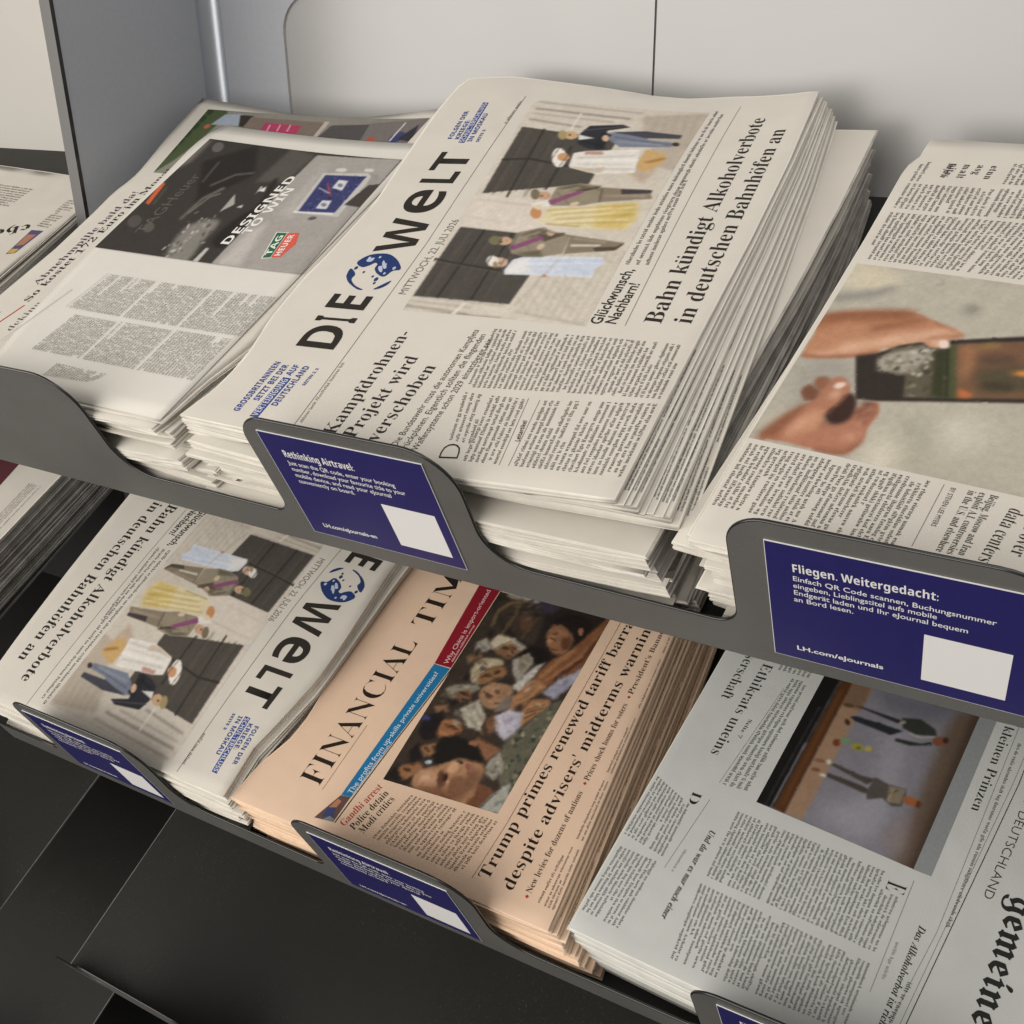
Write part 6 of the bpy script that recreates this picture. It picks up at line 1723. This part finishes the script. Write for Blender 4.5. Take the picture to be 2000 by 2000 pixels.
pr.block('text_columns', [(100, 219.0), (146, 220), (100, 244), (146, 246)], 3.4, GS)
pr.rule('rules', (160, 234.4), (247, 244.4), 0.3, GP); pr.text('text_columns', 'Seite 7', (192, 247.0), (209, 248.8), 2.9, GD, 'serif', -0.01)
pr.text('drop_cap', 'D', (258.6, 258.4), (268.6, 258.4), 7.2, GD, 'serif', -0.016)
pr.text('drop_cap', 'E', (270.4, 115.4), (277.2, 115.4), 12.2, GD, 'serif', -0.018)
pr.block('text_columns', [(270, 255.4), (311.5, 254.6), (257, 288.4), (306, 289.4)], 3.05, GS)
pr.block('text_columns', [(316, 256.6), (367.5, 258.6), (315.4, 287.0), (366, 289.0)], 3.05, GS)
pr.rule('rules', (261, 244.8), (318, 250.9), 0.35, GP); pr.rule('rules', (265.4, 101), (340, 101.2), 0.35, GP)
pr.text('headline', 'Und da war es nur noch einer', (281.6, 234.4), (349.6, 237.4), 4.4, GD, 'ital', 0.0)
pr.block('text_columns', [(301, 241.6), (332, 244), (301, 245.0), (332, 247.4)], 3.2, GP)
pr.text('headline', 'Das Alkoholverbot ist richtig', (291.2, 88.6), (362, 90.6), 4.4, GD, 'ital', 0.0)
pr.block('text_columns', [(306, 95.0), (330, 95.2), (306, 98.4), (330, 98.6)], 3.2, GP)
pr.block('text_columns', [(279.4, 105.0), (317, 106.0), (278, 118.0), (317, 118.4)], 3.05, GS)
pr.block('text_columns', [(266.5, 118.6), (316.5, 118.6), (262.4, 223.6), (312.6, 223.0)], 3.05, GS)
pr.block('text_columns', [(324.5, 106.0), (367, 106.0), (318.6, 224.4), (371, 220.0)], 3.05, GS)
pr.block('text_columns', [(100, 120), (130, 121), (100, 210), (130, 211)], 3.05, GS)
pr.done()

# phone page
o, S = TOP['nyt']
pr = Print(page_surf(S, 380, 290), o)
pr.photo('photograph', 'phone', 0.9, 1.6)
pr.block('text_columns', [(27.6, 279.6), (50.5, 280.6), (27.6, 287.6), (50.5, 288.0)], 3.7, SOFT)
pr.text('pull_quote', 'Some fear the', (27.5, 268.6), (44.5, 269.6), 4.6, BLACK, 'ital')
for k in range(4): pr.block('pull_quote', [(28, 235 + 8.6 * k), (45 - 3 * (k % 2), 236 + 8.6 * k), (28, 242.6 + 8.6 * k), (45 - 3 * (k % 2), 243.6 + 8.6 * k)], 7.6, BLACK)
pr.block('text_columns', [(54.4, 230.8), (84.6, 230.8), (53.0, 288.2), (81.0, 288.6)], 3.7, SOFT)
pr.block('text_columns', [(89.0, 176), (143.0, 190), (86.0, 288.2), (135.8, 288.4)], 3.7, SOFT)
pr.block('text_columns', [(52, 176), (84, 178), (53, 228.6), (84, 229.6)], 3.7, SOFT)
pr.block('text_columns', [(24, 176), (48, 178), (24, 228.6), (48, 229.6)], 3.7, SOFT)
for a in (178, 216, 254):
    pass
pr.block('text_columns', [(309.6, 186.6), (354.6, 189.6), (306.0, 289.6), (354.2, 290.0)], 3.55, SOFT)
pr.rule('rules', (310, 180.6), (353, 182.4), 0.35, PALE)
pr.text('text_columns', 'BY STEVEN LEE MYERS', (311, 176.8), (338, 178.2), 2.6, SOFT, 'sans')
for k, t in enumerate(('Beijing, Moscow and Iran', 'exploit A.I. controversies', 'in the U.S. and elsewhere')):
    pr.text('standfirst', t, (310.6, 157.4 + 5.4 * k), (352.6 - (k == 0) * 0.8, 160.6 + 5.2 * k), 4.0, BLACK, 'serif', -0.008)
pr.text('headline', 'A record over', (300.0, 135.0), (345, 138.6), 7.6, BLACK, 'serif', -0.012)
pr.text('headline', 'data centers', (316.5, 146.4), (352.4, 151.2), 7.6, BLACK, 'serif', -0.012)
pr.done()

# advertisement paper: the half sheet is a loose page lying on the paper
o, S = TOP['tag']
pr = Print(page_surf(S, 380, 290), o)
pr.photo('photograph', 'pictures', 0.75)
PUR = ink((86, 66, 84))
pr.text('headline', 'Abnehmpille bald da!', (104, 48.4), (231, 47.4), 7.2, PUR, 'serif', -0.006)
pr.text('headline', 'So kostet 172 Euro im Monat', (84, 58.4), (268, 56.6), 7.2, BLACK, 'serif', -0.006)
pr.rule('rules', (52, 48.5), (80.6, 58), 1.4, RED)
pr.block('text_columns', [(44, 30), (70, 32), (44, 40), (70, 42)], 3.3, SOFT)
pr.text('headline', 'deking', (52, 72), (86, 73), 6.4, SOFT, 'serif', -0.02)
pr.done()

# loose half sheet with the watch advertisement, lying on the paper below it
def sheet_page(P, wp, hq, p0, p1, q0, q1, lift):
    us = np.linspace(0, 1, 25)
    U, V_ = np.meshgrid(us, us, indexing='ij')
    q0a = np.interp(U, [0, 0.2, 0.9, 0.96, 1.0], [q0[0], q0[1], q0[2], q0[2] + 3, q0[2] + 11])
    p = p0 + (p1 - p0) * U - 11 * np.clip(V_, 0, 1) * (U ** 6)
    q = q0a * (1 - V_) + (q1 - 0.0) * V_
    v = P.S(p / wp, q / hq)
    v[..., 2] += lift + 0.5 * np.exp(-V_ * 14) + 0.7 * np.exp(-(1 - U) * 14)
    w = v.copy(); w[..., 2] -= 0.22
    n = 25
    idx = np.arange(n * n).reshape(n, n)
    f = []
    for i in range(n - 1):
        for j in range(n - 1):
            f.append((idx[i, j], idx[i, j + 1], idx[i + 1, j + 1], idx[i + 1, j]))
            f.append((n * n + idx[i, j], n * n + idx[i + 1, j], n * n + idx[i + 1, j + 1], n * n + idx[i, j + 1]))
    per = [(i, 0) for i in range(n - 1)] + [(n - 1, j) for j in range(n - 1)] + [(i, n - 1) for i in range(n - 1, 0, -1)] + [(0, j) for j in range(n - 1, 0, -1)]
    for a, b in zip(per, per[1:] + per[:1]):
        f.append((idx[a], idx[b], n * n + idx[b], n * n + idx[a]))
    return Wd(np.concatenate([v.reshape(-1, 3), w.reshape(-1, 3)]), P.t), f
o, S = TOP['tag']
V, F = sheet_page(S, 380, 290, 1.5, 337, (92, 76, 52), 289.5, 1.0)
half = mk('advertisement_sheet', V, F, mat('white_newsprint', (0.66, 0.64, 0.59), 0.85, 0.15, 0.02, 35, 0.08, 900), smooth=True)
tag(half, 'loose white half sheet with dark racing advertisement and a blue square watch', 'advertisement')
base_s = page_surf(S, 380, 290)
pr = Print(lambda p, q, l: base_s(p, q, l + 1.75), half)
pr.photo('advertisement_picture', 'advert', 0.95)
WH = ink((226, 225, 221))
pr.text('advertisement_lettering', 'DESIGNED', (175.9, 197.8), (270.6, 195.6), 8.6, WH, 'sansb')
pr.text('advertisement_lettering', 'TO WIN', (191.6, 207.2), (254.4, 205.6), 8.2, WH, 'sansb')
pr.text('advertisement_lettering', 'TAGHeuer', (178, 104), (262, 97), 11, ink((92, 88, 83)), 'sans')
pr.poly('maker_emblem', [(165.6, 241.0), (198.2, 230.6), (199.0, 243.0), (168.0, 250.0)], ink((210, 208, 202)), 0.18)
pr.poly('maker_emblem', [(167, 241.8), (197.4, 232.0), (198.0, 241.6), (168.4, 248.4)], ink((46, 100, 72)), 0.22)
pr.poly('maker_emblem', [(168.4, 248.8), (198.0, 242.2), (199.8, 252.6), (186, 259.6), (170, 257.0)], ink((206, 92, 76)), 0.22)
pr.text('maker_emblem', 'TAG', (171, 246.4), (195, 240.8), 5.4, WH, 'sansb', lift=0.28)
pr.text('maker_emblem', 'HEUER', (171, 255.6), (197, 250.4), 5.2, WH, 'sansb', lift=0.28)
G1 = ink((96, 91, 85))
for a, b, c, d in ((84.8, 126.5, 107, 165), (84.8, 126.5, 168, 225), (84.8, 127, 228, 288), (38.5, 79, 114, 168), (38.5, 80, 171, 226), (38.5, 81, 229, 285)):
    pr.block('text_columns', [(a, c), (b, c + 7 * (c < 120)), (a, d), (b, d)], 3.0, G1)
pr.block('text_columns', [(17, 151), (30.2, 152), (19.5, 200), (29.6, 208)], 3.0, G1)
pr.rule('rules', (40, 76), (104, 92), 0.4, PALE)
pr.rule('rules', (84.8, 104.4), (127, 111), 0.3, PALE); pr.rule('rules', (84.8, 289.6), (128, 290), 0.3, PALE)
pr.done()
# far left papers
o, S = TOP['lp']
pr = Print(page_surf(S, 400, 300), o)
pr.block('text_columns', [(366, 140), (366, 206), (326, 136), (326, 200)], 4.2, PALE)
pr.block('text_columns', [(356, 273), (356, 293), (300, 271), (300, 289)], 4.2, PALE)
pr.text('masthead', 'che', (304, 262), (282, 222), 11, BLACK, 'frak')
pr.quad('photograph', [(292.6, 270.4), (294.4, 287.7), (245.9, 273.5), (250.0, 284.2)], ink((84, 78, 112)), 0.14, 4)
pr.poly('photograph', [(284, 272), (286, 284), (266, 283), (262, 274)], ink((166, 120, 96)), 0.18)
pr.poly('photograph', [(256, 274), (258, 283), (250, 283), (248, 274)], ink((190, 160, 80)), 0.18)
pr.done()
o, S = TOP['lz']
pr = Print(page_surf(S, 400, 300), o)
pr.quad('photograph', [(150, 150), (270, 150), (150, 236), (270, 228)], ink((86, 46, 52)), 0.14, 8)
pr.block('text_columns', [(60, 268), (240, 268), (60, 290), (240, 290)], 3.6, PALE)
pr.done()

# ------------------------------------------------------------------ blue cards on the lip tabs
def card(t, x, n, w, h, label, lines, heading, url, rot=0.0):
    root = empty('info_card', Wd(np.array([x + w / 2, 0, n]), t))
    tag(root, label, 'card', 'blue information cards on the shelf tabs')
    ca, sa = math.cos(math.radians(rot)), math.sin(math.radians(rot))
    def surf(p, q, lift):
        a = np.asarray(p, float); b = np.asarray(q, float)
        X = x + ca * a - sa * (-b); Z = n + h - (ca * b) + sa * a
        # lift is in mm off the card, towards the viewer
        return Wd(np.stack([X, np.full_like(X, -2.95 - lift), Z], 1), t)
    c = np.array([[0, 0], [w, 0], [w, h], [0, h]], float)
    i = 0.35
    ci = np.array([[i, i], [w - i, i], [w - i, h - i], [i, h - i]], float)
    front = surf(c[:, 0], c[:, 1], 0); back = front + DV * 0.0006
    mk('card_stock', np.vstack([front, back]), [(0, 3, 2, 1), (4, 5, 6, 7), (0, 1, 5, 4), (1, 2, 6, 5), (2, 3, 7, 6), (3, 0, 4, 7)], CARDWHITE, parent=root)
    fr = surf(ci[:, 0], ci[:, 1], 0.06)
    mk('blue_face', fr, [(0, 3, 2, 1)], CARDBLUE, parent=root)
    pr = Print(surf, root)
    pr.text('lettering', heading, (13, 20.6), heading_end, 6.2, CARDWHITE, 'sansb', 0.0, lift=0.12)
    for k, (tx, e) in enumerate(lines):
        pr.text('lettering', tx, (13, 27.6 + 5.75 * k), (e, 27.2 + 5.6 * k), 3.7, CARDWHITE, 'sans', 0.006, lift=0.12)
    pr.text('lettering', url, (12.5, 89.0), (57.5, 87.4), 3.7, CARDWHITE, 'sans', 0.02, lift=0.12)
    pr.quad('white_square', [(76, 47.4), (115.5, 47.4), (76, 87.8), (115.5, 87.8)], CARDWHITE, 0.12, 1)
    pr.done()
    return root
EN = [('Just scan the QR code, enter your booking', 95), ('number, download your favourite title to your', 100.5), ('mobile device, and read your eJournal', 88), ('conveniently on board.', 58)]
DE = [('Einfach QR Code scannen, Buchungsnummer', 106.5), ('eingeben, Lieblingstitel aufs mobile', 81), ('Endgerät laden und Ihr eJournal bequem', 95), ('an Bord lesen.', 42.5)]
heading_end = (68, 19.8)
card(0, 0, 0, 123, 98, 'blue card with English lettering on the tab in front of the globe masthead pile', EN, 'Rethinking Airtravel:', 'LH.com/eJournals-en')
card(1, -315.5, 0, 123, 96, 'blue card on the lower tab in front of the upside down globe masthead newspaper', EN, 'Rethinking Airtravel:', 'LH.com/eJournals-en')
card(1, 1.5, -3, 123, 96, 'blue card on the lower tab in front of the salmon pink newspapers', EN, 'Rethinking Airtravel:', 'LH.com/eJournals-en')
heading_end = (81, 18.2)
card(0, 320, -3, 126, 98, 'blue card with German lettering on the tab below the phone photograph newspaper', DE, 'Fliegen. Weitergedacht:', 'LH.com/eJournals')
card(1, 318, 0, 123, 96, 'blue card at the bottom edge in front of the blackletter newspaper', DE, 'Fliegen. Weitergedacht:', 'LH.com/eJournals')
bpy.data.objects.remove(_to)
